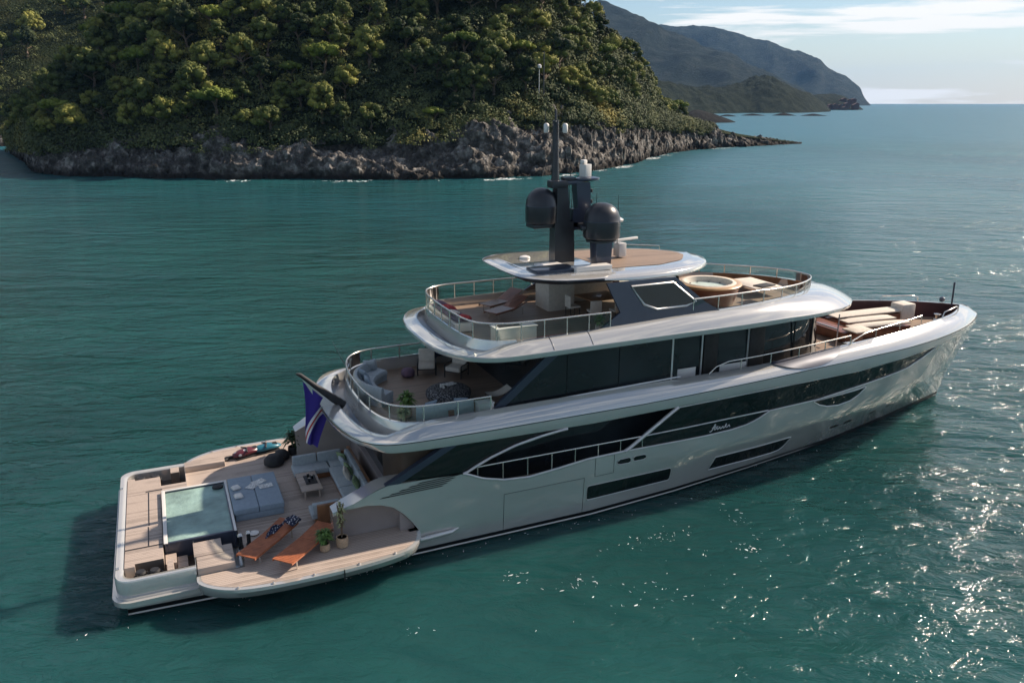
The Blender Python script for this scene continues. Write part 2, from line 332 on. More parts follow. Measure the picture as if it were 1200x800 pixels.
def foliage(name, cols, sc=0.12, rough=0.75, objrand=True):
    m = bpy.data.materials.new(name); m.use_nodes = True; t = m.node_tree; b = t.nodes['Principled BSDF']; b.inputs['Roughness'].default_value = rough
    b.inputs['Specular IOR Level'].default_value = 0.2
    g = N(t, 'ShaderNodeNewGeometry'); n = N(t, 'ShaderNodeTexNoise'); n.inputs['Scale'].default_value = sc; n.inputs['Detail'].default_value = 5; L(t, g.outputs['Position'], n.inputs['Vector'])
    oi = N(t, 'ShaderNodeObjectInfo'); a = N(t, 'ShaderNodeMath', operation='MULTIPLY_ADD'); L(t, oi.outputs['Random'], a.inputs[0]); a.inputs[1].default_value = 0.34 if objrand else 0.0
    L(t, n.outputs[0], a.inputs[2]); s2 = N(t, 'ShaderNodeMath', operation='SUBTRACT'); L(t, a.outputs[0], s2.inputs[0]); s2.inputs[1].default_value = 0.17 if objrand else 0.0
    ri = N(t, 'ShaderNodeMath', operation='MULTIPLY_ADD'); L(t, g.outputs['Random Per Island'], ri.inputs[0]); ri.inputs[1].default_value = 0.16; L(t, s2.outputs[0], ri.inputs[2])
    r = N(t, 'ShaderNodeValToRGB'); e = r.color_ramp.elements; e[0].position = 0.36; e[1].position = 0.82; e[0].color = (*cols[0], 1); e[1].color = (*cols[-1], 1)
    for i, c in enumerate(cols[1:-1]): q = e.new(0.36+0.46*(i+1)/(len(cols)-1)); q.color = (*c, 1)
    L(t, ri.outputs[0], r.inputs[0]); L(t, r.outputs[0], b.inputs['Base Color']); return m
M['rock'] = rockmat('grey_limestone', [(0.03, 0.028, 0.026), (0.105, 0.098, 0.09), (0.38, 0.36, 0.33)], 0.5)
M['ground'] = rockmat('scrub_ground', [(0.010, 0.016, 0.007), (0.02, 0.027, 0.012), (0.04, 0.042, 0.018)], 0.1, False)
M['pine'] = foliage('pine_foliage', [(0.018, 0.030, 0.009), (0.06, 0.08, 0.020), (0.13, 0.145, 0.034), (0.24, 0.23, 0.05)])
M['pinel'] = foliage('light_pine_foliage', [(0.07, 0.10, 0.018), (0.13, 0.165, 0.025), (0.22, 0.24, 0.04)])
M['scrub'] = foliage('maquis_foliage', [(0.020, 0.032, 0.013), (0.058, 0.076, 0.030), (0.115, 0.132, 0.050), (0.27, 0.22, 0.05)], 0.05, objrand=False)
M['bark'] = mat('pine_bark', (0.14, 0.10, 0.07), 0.9, 0, 0.3, 3)

def fbm(p, o=4, lac=2.1, h=0.55):
    a = 1; s = 0; q = Vector(p)
    for i in range(o): s += a*noise.noise(q); q = q*lac; a *= h
    return s
H1_ref = [None]
class Hill:
    """a strip of coast: shore points, and at each the inland direction, rock height and ridge"""
    def __init__(s, rows, tmax):
        # x, y of the shore; rock width, rock height; ridge distance, ridge height
        s.r = cr_spline([np.array(r, float) for r in rows], 10); s.tmax = tmax
        d = np.hypot(np.diff(s.r[:, 0]), np.diff(s.r[:, 1])); s.s = np.concatenate([[0], np.cumsum(d)]); s.len = s.s[-1]
    def at(s, u): return [np.interp(u, s.s, s.r[:, k]) for k in range(6)]
    def xy(s, u, t):
        x, y = s.at(u)[:2]; d = math.hypot(x-CAM.x, y-CAM.y); return x+(x-CAM.x)/d*t, y+(y-CAM.y)/d*t
    def z(s, u, t):
        x0, y0, tr, zr, tg, zg = s.at(u); x, y = s.xy(u, t)
        if s is H1_ref[0]: t = t-(2.6*noise.noise(Vector((u*.07, 1, 0)))+1.3*noise.noise(Vector((u*.22, 5, 0)))+.4)*min(1, zr/9)*max(0, 1-max(0, t)/30)
        if t < 0: base = t*0.6
        elif t < tr: base = zr*(t/tr)**0.75
        elif t < tg: q = (t-tr)/(tg-tr); base = zr+(zg-zr)*(q*0.75+0.25*math.sin(q*math.pi/2))
        else: base = zg - (t-tg)*0.35
        k = min(1, max(0, (t-2)/10.0))
        return base + k*(3.2*noise.noise(Vector((x*0.035, y*0.035, 3))) + 1.2*noise.noise(Vector((x*0.11, y*0.11, 7))))*min(1, zg/25)
    def rock(s, name, nu, nv, t0=-4):
        V = []
        for i in range(nu):
            u = s.len*i/(nu-1); tr = s.at(u)[2]; zr = s.at(u)[3]
            for j in range(nv):
                t = t0+(tr+7-t0)*j/(nv-1); x, y = s.xy(u, t); z = s.z(u, t)
                f = min(1, zr/5.0+0.15)
                w = Vector((fbm((x*.12, y*.12, z*.12+9), 3), fbm((x*.12+7, y*.12, z*.12), 3), fbm((x*.12, y*.12+5, z*.12), 3)))*1.6
                p = Vector((x, y, z))+w; p = Vector((p.x*.9+p.z*.5, p.y*.9, p.z*1.5-p.x*.35))
                v1 = noise.voronoi(p*0.26)[0]; v2 = noise.voronoi(p*0.7)[0]; v3 = noise.voronoi(p*1.7)[0]
                st = fbm((x*0.08, y*0.08, z*0.18), 4)
                k = 1.0 if t < tr-1 else max(0.0, 1-(t-tr+1)/7)
                cell = noise.cell(p*0.45)-.5
                d = (min(.8, v1[1]-v1[0])*2.0 + min(.7, v2[1]-v2[0])*1.3 + min(.6, v3[1]-v3[0])*0.55 + st*3.0 - 1.7)*k*f
                low = min(1.0, max(0.0, (t+3.5)/3.0))
                dx, dy = (CAM.x-x), (CAM.y-y); dl = math.hypot(dx, dy); sh = fbm((x*.5, y*.5, z*.5+20), 3)*.5*k*f
                V.append((x+dx/dl*d*0.85+dy/dl*sh, y+dy/dl*d*0.85-dx/dl*sh, z+(d*0.55+fbm((x*.45, y*.45, z*.2+3), 3)*.7*k*f)*low-(0.0 if t < tr else 0.12*(t-tr))))
        F = [(i*nv+j, (i+1)*nv+j, (i+1)*nv+j+1, i*nv+j+1) for i in range(nu-1) for j in range(nv-1)]
        return tag(fast_mesh(name, V, F, 'rock'), kind='structure')
    def ground(s, name, nu, nv):
        V = []
        for i in range(nu):
            u = s.len*i/(nu-1); tr = s.at(u)[2]
            for j in range(nv):
                t = tr-1.5+(s.tmax-tr)*j/(nv-1); x, y = s.xy(u, t); V.append((x, y, s.z(u, t)-0.35))
        F = [(i*nv+j, (i+1)*nv+j, (i+1)*nv+j+1, i*nv+j+1) for i in range(nu-1) for j in range(nv-1)]
        return tag(fast_mesh(name, V, F, 'ground', smooth=True), kind='structure')
# x, y, rock width, rock height, ridge distance, ridge height
H1 = Hill([(-36, 262, 5, 5, 12, 7), (-27, 215, 8, 7, 16, 9), (-20, 176, 9, 6.5, 22, 11), (-11, 164, 9, 7.2, 34, 20), (-2, 159, 9, 7.5, 52, 33), (8, 151, 9, 7.8, 62, 43), (17, 145, 9, 8.2, 68, 50),
           (41, 134, 10, 8.2, 68, 52), (62, 127, 12, 10.5, 64, 50), (79, 128, 14, 12, 60, 45), (95, 136, 14, 11, 40, 31), (112, 149, 13, 11.5, 26, 24), (128, 165, 12, 11, 18, 16.5),
           (147, 183, 12, 10, 15, 11), (168, 196, 11, 7, 13, 7.5), (190, 204, 8, 4.4, 10, 4.4), (212, 209, 6, 2.0, 8, 1.6), (225, 212, 4, 0.5, 5, 0.2)], 105)
H2 = Hill([(-330, 250, 8, 5, 120, 85), (-230, 330, 8, 5, 120, 85), (-150, 330, 8, 5, 120, 85), (-85, 322, 8, 5, 120, 84), (-45, 309, 8, 5, 115, 80), (-10, 305, 8, 5, 110, 78), (40, 300, 8, 5, 105, 70)], 150)
H1_ref[0] = H1
H1.rock('rocky_shore', 1300, 74); H1.ground('hillside', 200, 60)
H2.rock('rocky_shore_behind', 220, 24); H2.ground('hillside_behind', 120, 40)

def crown_mesh(name, seed, kind, nleaf=1500, mats='pine'):
    R = np.random.RandomState(seed); n_l = 26
    ph = R.uniform(0, 2*np.pi, n_l); el = R.uniform(-0.15, 1.0, n_l)
    if kind == 'umbrella': rad, hz, cz = 1.0, 0.34, 0.0
    elif kind == 'round': rad, hz, cz = 0.85, 0.80, 0.0
    else: rad, hz, cz = 0.8, 1.15, 0.1
    cr_ = np.sqrt(np.clip(1-el**2, 0, 1))
    Lc = np.stack([np.cos(ph)*cr_*rad*0.72*R.uniform(0.45, 1.1, n_l), np.sin(ph)*cr_*rad*0.72*R.uniform(0.45, 1.1, n_l), el*hz*0.75+cz], 1)
    Lr = R.uniform(0.20, 0.36, n_l)*(0.85 if kind != 'umbrella' else 0.8)
    li = R.randint(0, n_l, nleaf); d = R.normal(size=(nleaf, 3)); d[:, 2] = d[:, 2]*0.8+0.35; d /= np.linalg.norm(d, axis=1)[:, None]
    ctr = Lc[li]+d*(Lr[li]*R.uniform(0.75, 1.08, nleaf))[:, None]*np.array([1, 1, 0.8])
    nrm = d+R.normal(size=(nleaf, 3))*0.32; nrm /= np.linalg.norm(nrm, axis=1)[:, None]
    a = np.cross(nrm, R.normal(size=(nleaf, 3))); a /= np.linalg.norm(a, axis=1)[:, None]; b = np.cross(nrm, a)
    sz = R.uniform(0.028, 0.065, nleaf)[:, None]
    V = np.concatenate([ctr+a*sz, ctr+b*sz*0.8, ctr-a*sz, ctr-b*sz*0.8], 0); idx = np.arange(nleaf)
    F = np.stack([idx, idx+nleaf, idx+2*nleaf, idx+3*nleaf], 1)
    # inner twig mass of every lobe
    b_ = bmesh.new()
    for c, r in zip(Lc, Lr):
        g = bmesh.ops.create_icosphere(b_, subdivisions=1, radius=r*0.82)
        for v in g['verts']: v.co = Vector(v.co)*(1+0.25*noise.noise(Vector(v.co)*6+Vector(c)*3)); v.co.z *= 0.8; v.co += Vector(c)
    b_.verts.index_update(); iv = np.array([v.co[:] for v in b_.verts]); it = np.array([[v.index for v in f.verts] for f in b_.faces]); b_.free()
    o = len(V); V = np.concatenate([V, iv]); F4 = np.concatenate([F, np.concatenate([it+o, it[:, :1]*0-1], 1)])
    me = bpy.data.meshes.new(name); sizes = np.where(F4[:, 3] < 0, 3, 4); loops = np.concatenate([F.ravel(), (it+o).ravel()])
    me.vertices.add(len(V)); me.vertices.foreach_set('co', V.astype(np.float32).ravel()); me.loops.add(len(loops)); me.loops.foreach_set('vertex_index', loops.astype(np.int32))
    st = np.concatenate([[0], np.cumsum(sizes)[:-1]]); me.polygons.add(len(sizes)); me.polygons.foreach_set('loop_start', st.astype(np.int32)); me.update(calc_edges=True); me.validate()
    me.materials.append(M[mats]); return me
def trunk_mesh(seed, h):
    R = random.Random(seed); mb = MB(); p = []; x = y = 0
    for i in range(6): p.append((x, y, h*i/5)); x += R.uniform(-.12, .12); y += R.uniform(-.12, .12)
    mb.tube(p, [0.13, 0.10, 0.085, 0.07, 0.06, 0.045], 6)
    for k in range(5):
        a = R.uniform(0, 6.28); q = p[3+k % 3]; mb.tube([q, (q[0]+math.cos(a)*.3, q[1]+math.sin(a)*.3, q[2]+.25), (q[0]+math.cos(a)*.6, q[1]+math.sin(a)*.6, q[2]+.4)], [.05, .035, .02], 5)
    o = mb.build('trunk_source', 'bark'); me = o.data; bpy.data.objects.remove(o); return me
TR = {}
KINDS = {'umbrella': ('stone_pine', 'flat-topped', 'pinel'), 'round': ('pine_tree', 'round', 'pine'), 'tall': ('evergreen_tree', 'tall', 'pine')}
CR = {k: [crown_mesh('crown_'+k, 11*i+len(k), k, 1500, v[2]) for i in range(4)] for k, v in KINDS.items()}
TK = [trunk_mesh(i, 1.15) for i in range(3)]
LAB = {'umbrella': ('bright yellow-green flat-topped pine standing out of the hillside scrub', 'bright flat-topped pines on the hillside'),
       'round': ('round dark green tree crown among its like on the wooded hillside', 'round dark trees on the hillside'),
       'tall': ('upright dense evergreen among its like on the wooded hillside', 'upright evergreens on the hillside')}
def tree(kind, x, y, z, s, rz, lab=None, grp=None, hf=1.0):
    i = rnd.randrange(4); root = bpy.data.objects.new(KINDS[kind][0], None); COL.objects.link(root); root.location = (x, y, z); root.rotation_euler = (0, 0, rz); root.empty_display_size = 0.5
    th = s*(0.75 if kind == 'umbrella' else 0.5)*hf
    c = bpy.data.objects.new('crown', CR[kind][i]); COL.objects.link(c); c.parent = root; c.location = (0, 0, th+s*0.28); c.scale = (s, s, s*rnd.uniform(0.85, 1.15))
    t = bpy.data.objects.new('trunk', TK[i % 3]); COL.objects.link(t); t.parent = root; t.location = (0, 0, -0.3); t.scale = (s*0.8, s*0.8, (th+s*0.2)/1.1)
    l, g = LAB[kind]; tag(root, lab or l, 'tree', grp if lab else g); return root
placed = []
def try_place(H, u, t, s, mind):
    x, y = H.xy(u, t)
    for (a, b, c) in placed:
        if (a-x)**2+(b-y)**2 < ((c+s)*mind)**2: return None
    placed.append((x, y, s)); return x, y, H.z(u, t)-0.3
cnt = 0
tries = 0
while cnt < 34 and tries < 8000:      # tall pines along the descending ridge
    tries += 1; u = rnd.uniform(H1.len*.53, H1.len*.755); x0, y0, tr, zr, tg, zg = H1.at(u); t = tg+rnd.uniform(-5, 2)
    s = rnd.uniform(3.0, 4.2)*min(1, zg/14); p = try_place(H1, u, t, s, 0.42)
    if p: tree(rnd.choice(('tall', 'round')), p[0], p[1], p[2], s, rnd.uniform(0, 6.28), 'pine on the ridge line that slopes down to the rocky point', 'pines along the sloping ridge line'); cnt += 1
cnt = 0; tries = 0
while cnt < 240 and tries < 16000:
    tries += 1; u = rnd.uniform(0, H1.len*0.80); x0, y0, tr, zr, tg, zg = H1.at(u)
    if zg < 9: continue
    t = rnd.uniform(tr+1.0, tg+4); x, y = H1.xy(u, t)
    right = u > H1.len*0.56
    s = rnd.uniform(2.8, 5.6) if not right else rnd.uniform(2.9, 4.4)
    g = noise.noise(Vector((x*0.03, y*0.03, 11)))
    low = (t-tr) < 0.22*(tg-tr)
    if low and not right and rnd.random() < 0.55: continue
    kind = 'round' if (right or rnd.random() < 0.6) else 'tall'
    if rnd.random() < 0.10: kind = 'umbrella'
    p = try_place(H1, u, t, s, 0.43)
    if p: tree(kind, p[0], p[1], p[2], s, rnd.uniform(0, 6.28)); cnt += 1
cnt = 0; tries = 0
while cnt < 44 and tries < 20000:
    tries += 1; u = rnd.uniform(0, H2.len*0.98); x0, y0, tr, zr, tg, zg = H2.at(u)
    if not -85 < x0 < 12: continue
    t = rnd.uniform(tr+1, tg+3)
    s = rnd.uniform(4.0, 6.5); p = try_place(H2, u, t, s, 0.55)
    if p:
        tree('tall' if rnd.random() < .5 else 'round', p[0], p[1], p[2], s, rnd.uniform(0, 6.28), 'dull green tree on the slope behind the shaded cove at far left', 'trees on the slope behind the cove'); cnt += 1
# maquis scrub between the trees: nobody could count it
def scrub(name, H, nb, smin, smax, fu=1.0, lab='', tf=1.0, seed=3, nl=70):
    R = np.random.RandomState(seed); cs = []; ss = []
    for k in range(nb):
        u = R.uniform(0, H.len*fu); x0, y0, tr, zr, tg, zg = H.at(u)
        if zg < 6: continue
        t = tr-1.0-R.uniform(0, 1)**4*4.5+(tg*tf+6-tr)*R.uniform(0, 1)**1.15; x, y = H.xy(u, t); s = R.uniform(smin, smax)*min(1, 0.45+zg/30); cs.append((x, y, H.z(u, t)+s*0.15-0.3)); ss.append(s)
    cs = np.array(cs); ss = np.array(ss); n = len(cs)*nl; bi = np.repeat(np.arange(len(cs)), nl)
    d = R.normal(size=(n, 3)); d[:, 2] = np.abs(d[:, 2]); d /= np.linalg.norm(d, axis=1)[:, None]
    lump = 1+0.28*np.sin(d[:, 0]*7+bi)*np.cos(d[:, 1]*6+bi*1.7)
    c = cs[bi]+d*(ss[bi]*R.uniform(0.7, 1.05, n)*lump)[:, None]*np.array([1, 1, 0.85])
    nr = d+R.normal(size=(n, 3))*0.28; nr /= np.linalg.norm(nr, axis=1)[:, None]; a = np.cross(nr, R.normal(size=(n, 3))); a /= np.linalg.norm(a, axis=1)[:, None]; b = np.cross(nr, a)
    sz = (R.uniform(0.09, 0.24, n)*np.sqrt(ss[bi]))[:, None]
    V = np.concatenate([c+a*sz, c+b*sz, c-a*sz*0.6-b*sz*0.6], 0); i = np.arange(n); F = np.stack([i, i+n, i+2*n], 1)
    return tag(fast_mesh(name, V, F, 'scrub'), lab, 'scrub', kind='stuff')
scrub('scrub', H1, 6400, 1.0, 2.7, 0.86, 'dense olive and yellowish maquis scrub covering the near hillside', nl=150)
scrub('scrub', H2, 2600, 1.8, 3.8, 1.0, 'dull olive scrub on the slope behind the shaded cove', seed=5)
# navigation light and pole on the shore
def shore_pole(name, label, cat, u, t, h, head):
    x, y = H1.xy(u, t); z = H1.z(u, t)-0.5; r = thing(name, label, cat, (x, y, z)); MB().tube([(x, y, z), (x, y, z+h)], 0.07 if head else 0.11, 6).build('pole', 'trim' if head else 'mast', r)
    if head: MB().lathe([(0.1, 0), (0.5, 0.05), (0.5, 0.6), (0.15, 0.85)], (x, y, z+h-0.1), 10).build('lamp_housing', 'white', r)
us = H1.s[int(np.argmin(np.hypot(H1.r[:, 0]-77.5, H1.r[:, 1]-128)))]
shore_pole('navigation_light', 'white navigation light on a thin post above the rocks', 'light', us-1, 17.5, 8.2, True)
shore_pole('pole', 'tall bare dark pole beside the white navigation light', 'pole', us+0.2, 17.5, 11.5, False)

# far mountains: long ranges seen in the haze
def farmat(name, cols, sc):
    m = rockmat(name, cols, sc, False)
    for n_ in m.node_tree.nodes:
        if n_.type == 'TEX_VORONOI': n_.inputs['Scale'].default_value = sc*6
        if n_.type == 'BUMP': n_.inputs['Distance'].default_value = 0.6/sc*0.35
    return m
M['far1'] = farmat('distant_woods', [(0.004, 0.009, 0.005), (0.012, 0.020, 0.011), (0.032, 0.038, 0.022)], 0.09)
M['far2'] = farmat('distant_mountain', [(0.006, 0.012, 0.010), (0.016, 0.026, 0.020), (0.045, 0.052, 0.042)], 0.02)
M['darkrock'] = farmat('dark_wet_rock', [(0.012, 0.012, 0.011), (0.02, 0.02, 0.018), (0.035, 0.033, 0.03)], 0.2)
def az_(px): return YAW-math.atan((px-600)*math.cos(PIT)/FPX)
def range_(name, rows, depth, mats, nu, nv, rough, sc, seed):
    """rows: bearing column, shore distance, crest height; a long hill strip with gullied flanks"""
    r = cr_spline(rows, 8); px = np.linspace(r[0, 0], r[-1, 0], nu); V = []
    for i in range(nu):
        R0 = np.interp(px[i], r[:, 0], r[:, 1]); Z = np.interp(px[i], r[:, 0], r[:, 2]); a = az_(px[i])
        for j in range(nv):
            q = j/(nv-1); R_ = R0+depth*q; x = CAM.x+R_*math.cos(a); y = CAM.y+R_*math.sin(a)
            s = math.sin(min(q/0.72, 1)*math.pi/2)**0.85 if q < 0.72 else 1-(q-0.72)*0.8
            n_ = fbm((x*sc, y*sc, seed), 5); gl = abs(noise.noise(Vector((x*sc*2.2, y*sc*2.2, seed+5))))
            env = math.sin(min(1, q*1.3)*math.pi/2)
            z = -2+(Z+2)*s*(1-0.35*gl*(1-s)*2) + (n_*rough+fbm((x*sc*3.3, y*sc*3.3, seed+2), 4)*rough*.4)*min(1, Z/60)*env
            V.append((x, y, max(z, -3)))
    F = [(i*nv+j, (i+1)*nv+j, (i+1)*nv+j+1, i*nv+j+1) for i in range(nu-1) for j in range(nv-1)]
    return tag(fast_mesh(name, V, F, mats, smooth=True), kind='structure')
range_('mountain', [(560, 2300, 330), (640, 2300, 345), (700, 2300, 338), (742, 2300, 310), (775, 2300, 270), (800, 2250, 236), (825, 2250, 208), (850, 2200, 182), (870, 2150, 140), (890, 2100, 105), (908, 2050, 78), (930, 2000, 56), (960, 2000, 30), (985, 2000, 0)], 1300, 'far2', 300, 60, 34, 0.0022, 3)
range_('far_mountain', [(760, 4300, 420), (825, 4300, 420), (850, 4300, 388), (875, 4300, 352), (900, 4300, 328), (933, 4250, 268), (954, 4200, 236), (967, 4200, 180), (982, 4200, 148), (992, 4200, 122), (1003, 4200, 84), (1012, 4200, 34), (1021, 4200, 0)], 900, 'far2', 300, 40, 26, 0.0025, 9)
range_('wooded_headland', [(730, 1000, 60), (780, 1050, 42), (800, 1100, 38), (830, 1150, 36), (855, 1200, 40), (875, 1250, 50), (895, 1260, 54), (915, 1270, 45), (935, 1290, 33), (950, 1330, 26), (965, 1400, 14), (975, 1420, 0)], 260, 'far1', 420, 60, 9, 0.016, 5)
range_('village_headland', [(935, 1750, 24), (955, 1750, 30), (975, 1780, 32), (990, 1800, 26), (1003, 1820, 12), (1013, 1830, 0)], 160, 'far1', 90, 20, 3, 0.02, 8)
range_('low_islet', [(795, 640, 4), (815, 640, 9), (832, 640, 7), (850, 640, 3.5), (864, 640, 0)], 60, 'darkrock', 90, 16, 3.0, 0.06, 4)
for k, (a, b, R_, h) in enumerate([(868, 900, 1000, 2.2), (905, 936, 1010, 3.0), (938, 973, 1000, 2.4), (843, 865, 940, 2.0)]):
    range_('reef', [(a, R_, 0), ((a+b)/2-3, R_, h), ((a+b)/2+4, R_, h*0.8), (b, R_, 0)], 22, 'darkrock', 40, 6, 1.6, 0.15, k)
# the red-roofed village on its headland
M['stucco'] = mat('red_stucco', (0.10, 0.055, 0.045), 0.85, 0, 0.25, 0.05); M['roof'] = mat('terracotta_roof', (0.09, 0.04, 0.033), 0.85, 0, 0.2, 0.2); M['win'] = mat('dark_window', (0.02, 0.02, 0.025), 0.3)
vl = ['reddish village house at the water edge of the far headland', 'reddish village house on the far headland', 'tall reddish village house on the far headland']
for k in range(22):
    px = 955+k*2.35+rnd.uniform(-.6, .6); R_ = 1800+rnd.uniform(-30, 75); a = az_(px); x = CAM.x+R_*math.cos(a); y = CAM.y+R_*math.sin(a)
    w, d, h = rnd.uniform(7, 12), rnd.uniform(8, 11), rnd.uniform(6, 10); z = max(1.5, (R_-1770)*0.16+rnd.uniform(0, 3))*(1.0 if px < 1000 else 0.5)
    r = thing('village_house', 'small reddish village house clustered on the far headland', 'house', (x, y, z-3), 'village houses on the far headland')
    ry = rnd.uniform(-.3, .3)+YAW; MB().box((x, y, z-3+h/2), (w, d, h), ry).build('wall', 'stucco', r)
    q = MB(); ct, st = math.cos(ry), math.sin(ry)
    P = [(-w/2-.4, -d/2-.4, 0), (w/2+.4, -d/2-.4, 0), (w/2+.4, d/2+.4, 0), (-w/2-.4, d/2+.4, 0), (-w/2-.4, 0, 2.4), (w/2+.4, 0, 2.4)]
    q.add([(x+p[0]*ct-p[1]*st, y+p[0]*st+p[1]*ct, z-3+h+0.02+p[2]) for p in P], [(0, 1, 5, 4), (3, 2, 5, 4)[::-1], (0, 4, 3), (1, 2, 5), (0, 3, 2, 1)]).build('roof', 'roof', r)
# haze over sea and mountains
hz = MB(); hz.box((400, 400, 199), (18400, 18400, 1000-2*0), 0)
hz.v = [(p[0], p[1], -4.0 if p[2] < 0 else 460.0) for p in hz.v]
ho = hz.build('haze', 'sea', smooth=0); hm = bpy.data.materials.new('haze_air'); hm.use_nodes = True; t = hm.node_tree; t.nodes.clear()
pv = N(t, 'ShaderNodeVolumePrincipled'); pv.inputs['Density'].default_value = 4.4e-5; pv.inputs['Color'].default_value = (0.28, 0.56, 1.0, 1); pv.inputs['Anisotropy'].default_value = 0.0
oo = N(t, 'ShaderNodeOutputMaterial'); L(t, pv.outputs[0], oo.inputs['Volume']); ho.data.materials.clear(); ho.data.materials.append(hm); tag(ho, kind='stuff'); ho['label'] = 'pale haze in the air over sea and mountains'; ho['category'] = 'haze'
# foam along rocks and waterline; hull-side flecks are sun glints painted in white
M['foam'] = mat('foam_and_painted_glint', (0.72, 0.76, 0.76), 0.7, 0, 0.1, 3)
def foam(name, pts, label, seed):  # also makes the white flecks painted as sun glints by the hull
    """pts: x, y, spread, count, size"""
    R = random.Random(seed); mb = MB()
    for (x, y, sx, sy, n, sz) in pts:
        for k in range(n):
            cx, cy = x+R.gauss(0, sx), y+R.gauss(0, sy); m_ = R.randint(6, 9); s = sz*1.5*R.uniform(0.2, 1.2)**1.5; e = R.uniform(0.10, 0.40); an = R.uniform(0, 3.14)
            P = []
            for i in range(m_):
                a = 2*math.pi*i/m_; r = s*R.uniform(0.45, 1.2); u, v = math.cos(a)*r, math.sin(a)*r*e; P.append((cx+u*math.cos(an)-v*math.sin(an), cy+u*math.sin(an)+v*math.cos(an), 0.012+R.uniform(0, 0.02)))
            mb.add(P, [tuple(range(m_))])
    return tag(mb.build(name, 'foam', smooth=0), label, 'foam', kind='stuff')
# ------------------------------------------------------------------ the yacht: frame of reference x forward from the stern, y to port, z up from the waterline
yacht = thing('yacht', 'long silver grey three-deck motor yacht anchored off the wooded headland', 'yacht', (20, 0, 0))
UB = [0.0, 4, 8, 16, 20, 24, 29, 32, 35, 37.5, 39.5, 40.3, 40.75]
B43 = [4.05, 4.15, 4.25, 4.25, 4.25, 4.22, 3.97, 3.65, 3.0, 2.18, 1.18, 0.6, 0.0]
BWT = [3.9, 4.1, 4.12, 4.05, 3.70, 3.15, 2.35, 1.75, 1.15, 0.62, 0.22, 0.08, 0.0]
def stem(z): return 39.0+(1.75 if z > 0 else 0.9)*z/4.3
def hp(u, z, s=1, off=0.0):
    """point of the hull skin at station u, height z, side s, pushed out by off"""
    b0 = np.interp(u, UB, BWT); b1 = np.interp(u, UB, B43); zc = np.interp(u, [0, 24, 34, 41], [1.7, 1.75, 2.1, 2.6])
    if z <= 0: b = b0*(1+0.16*z) if z > -1.2 else 0
    elif z < zc: b = b0+(b1-b0)*0.72*(z/zc)
    else: b = b0+(b1-b0)*(0.72+0.28*min(1.15, (z-zc)/(4.3-zc))**0.9)
    x = u if u <= 30 else 30+(u-30)*(stem(z)-30)/10.75
    if u > 40.6: b = max(b, 0)
    bo = b+off if b > 0.02 or off <= 0 else b
    return (x, s*max(0, bo), z)
tb = lambda *p: (lambda u: float(np.interp(u, [q[0] for q in p], [q[1] for q in p])))
Wt = tb((0, 4.0), (7.8, 4.05), (8.4, 3.9), (9.2, 3.87), (12, 3.80), (16, 3.76), (20, 3.84), (24, 3.92), (29, 3.92), (32, 4.05), (35, 4.1), (37.5, 4.13), (40.75, 4.2))
Kt = tb((0, 4.28), (8.4, 4.25), (12, 4.22), (18, 4.24), (20, 4.29), (23, 4.38), (26, 4.47), (30, 4.54), (35, 4.52), (40.75, 4.5))
Lt = tb((7.07, 2.37), (7.97, 2.75), (8.35, 2.85), (9.5, 2.83), (11.02, 2.76), (11.68, 2.45), (12.44, 2.25), (13.4, 2.17), (14.5, 2.27), (15.8, 2.42), (17.4, 2.44), (20.96, 2.39), (22.3, 2.42), (23.04, 2.5), (23.6, 2.66), (24.17, 2.93), (26.8, 2.94), (28.9, 3.12), (31, 3.26), (32.6, 3.42), (33.6, 3.68), (34.2, 3.9), (34.6, 4.06), (40.75, 4.2))
def patch(mb, zb, zt, u0, u1, nu, nz, off=0.0, sides=(1, -1), us=None):
    us = us if us is not None else np.linspace(u0, u1, nu)
    for s in sides: mb.grid([[hp(u, zb(u)+(zt(u)-zb(u))*k/(nz-1), s, off) for k in range(nz)] for u in us])
    return mb
US = np.unique(np.concatenate([np.linspace(0.3, 38, 120), np.linspace(38, 40.75, 24), [9.35, 11.02, 13.4, 34.2, 34.6]]))
# --- topsides
h = MB(); c_ = lambda v: (lambda u: v)
patch(h, c_(-1.1), c_(0.24), 0, 0, 0, 4, us=US)
hull = h.build('hull', 'paint', yacht, 50); tag(hull)
h = MB()
patch(h, c_(0.24), c_(0.72), 0, 0, 0, 4, us=US[US <= 9.35]); patch(h, c_(0.72), c_(0.98), 0, 0, 0, 2, us=US[(US >= 2.2) & (US <= 9.35)])
patch(h, c_(0.24), Lt, 0, 0, 0, 14, us=US[US >= 9.35])
arch = tb((6.9, 2.25), (7.6, 2.28), (8.1, 2.2), (8.5, 2.03), (8.85, 1.7), (9.12, 1.35), (9.35, 0.98))
patch(h, arch, lambda u: Lt(u), 0, 0, 0, 8, us=np.unique(np.append(US[(US >= 7.2) & (US <= 9.35)], np.linspace(7.2, 9.35, 24))))
h.grid([[( 0.3, y, z) for z in (-1.1, 0.16, 0.72)] for y in np.linspace(-4.03, 4.03, 6)])   # transom
top = h.build('topsides', 'paint', hull, 40)
hull.data.materials[0] = M['boot']
st = MB(); patch(st, c_(0.05), c_(0.11), 0, 0, 0, 2, 0.012, us=US); st.build('waterline_stripe', 'white', hull, 30)
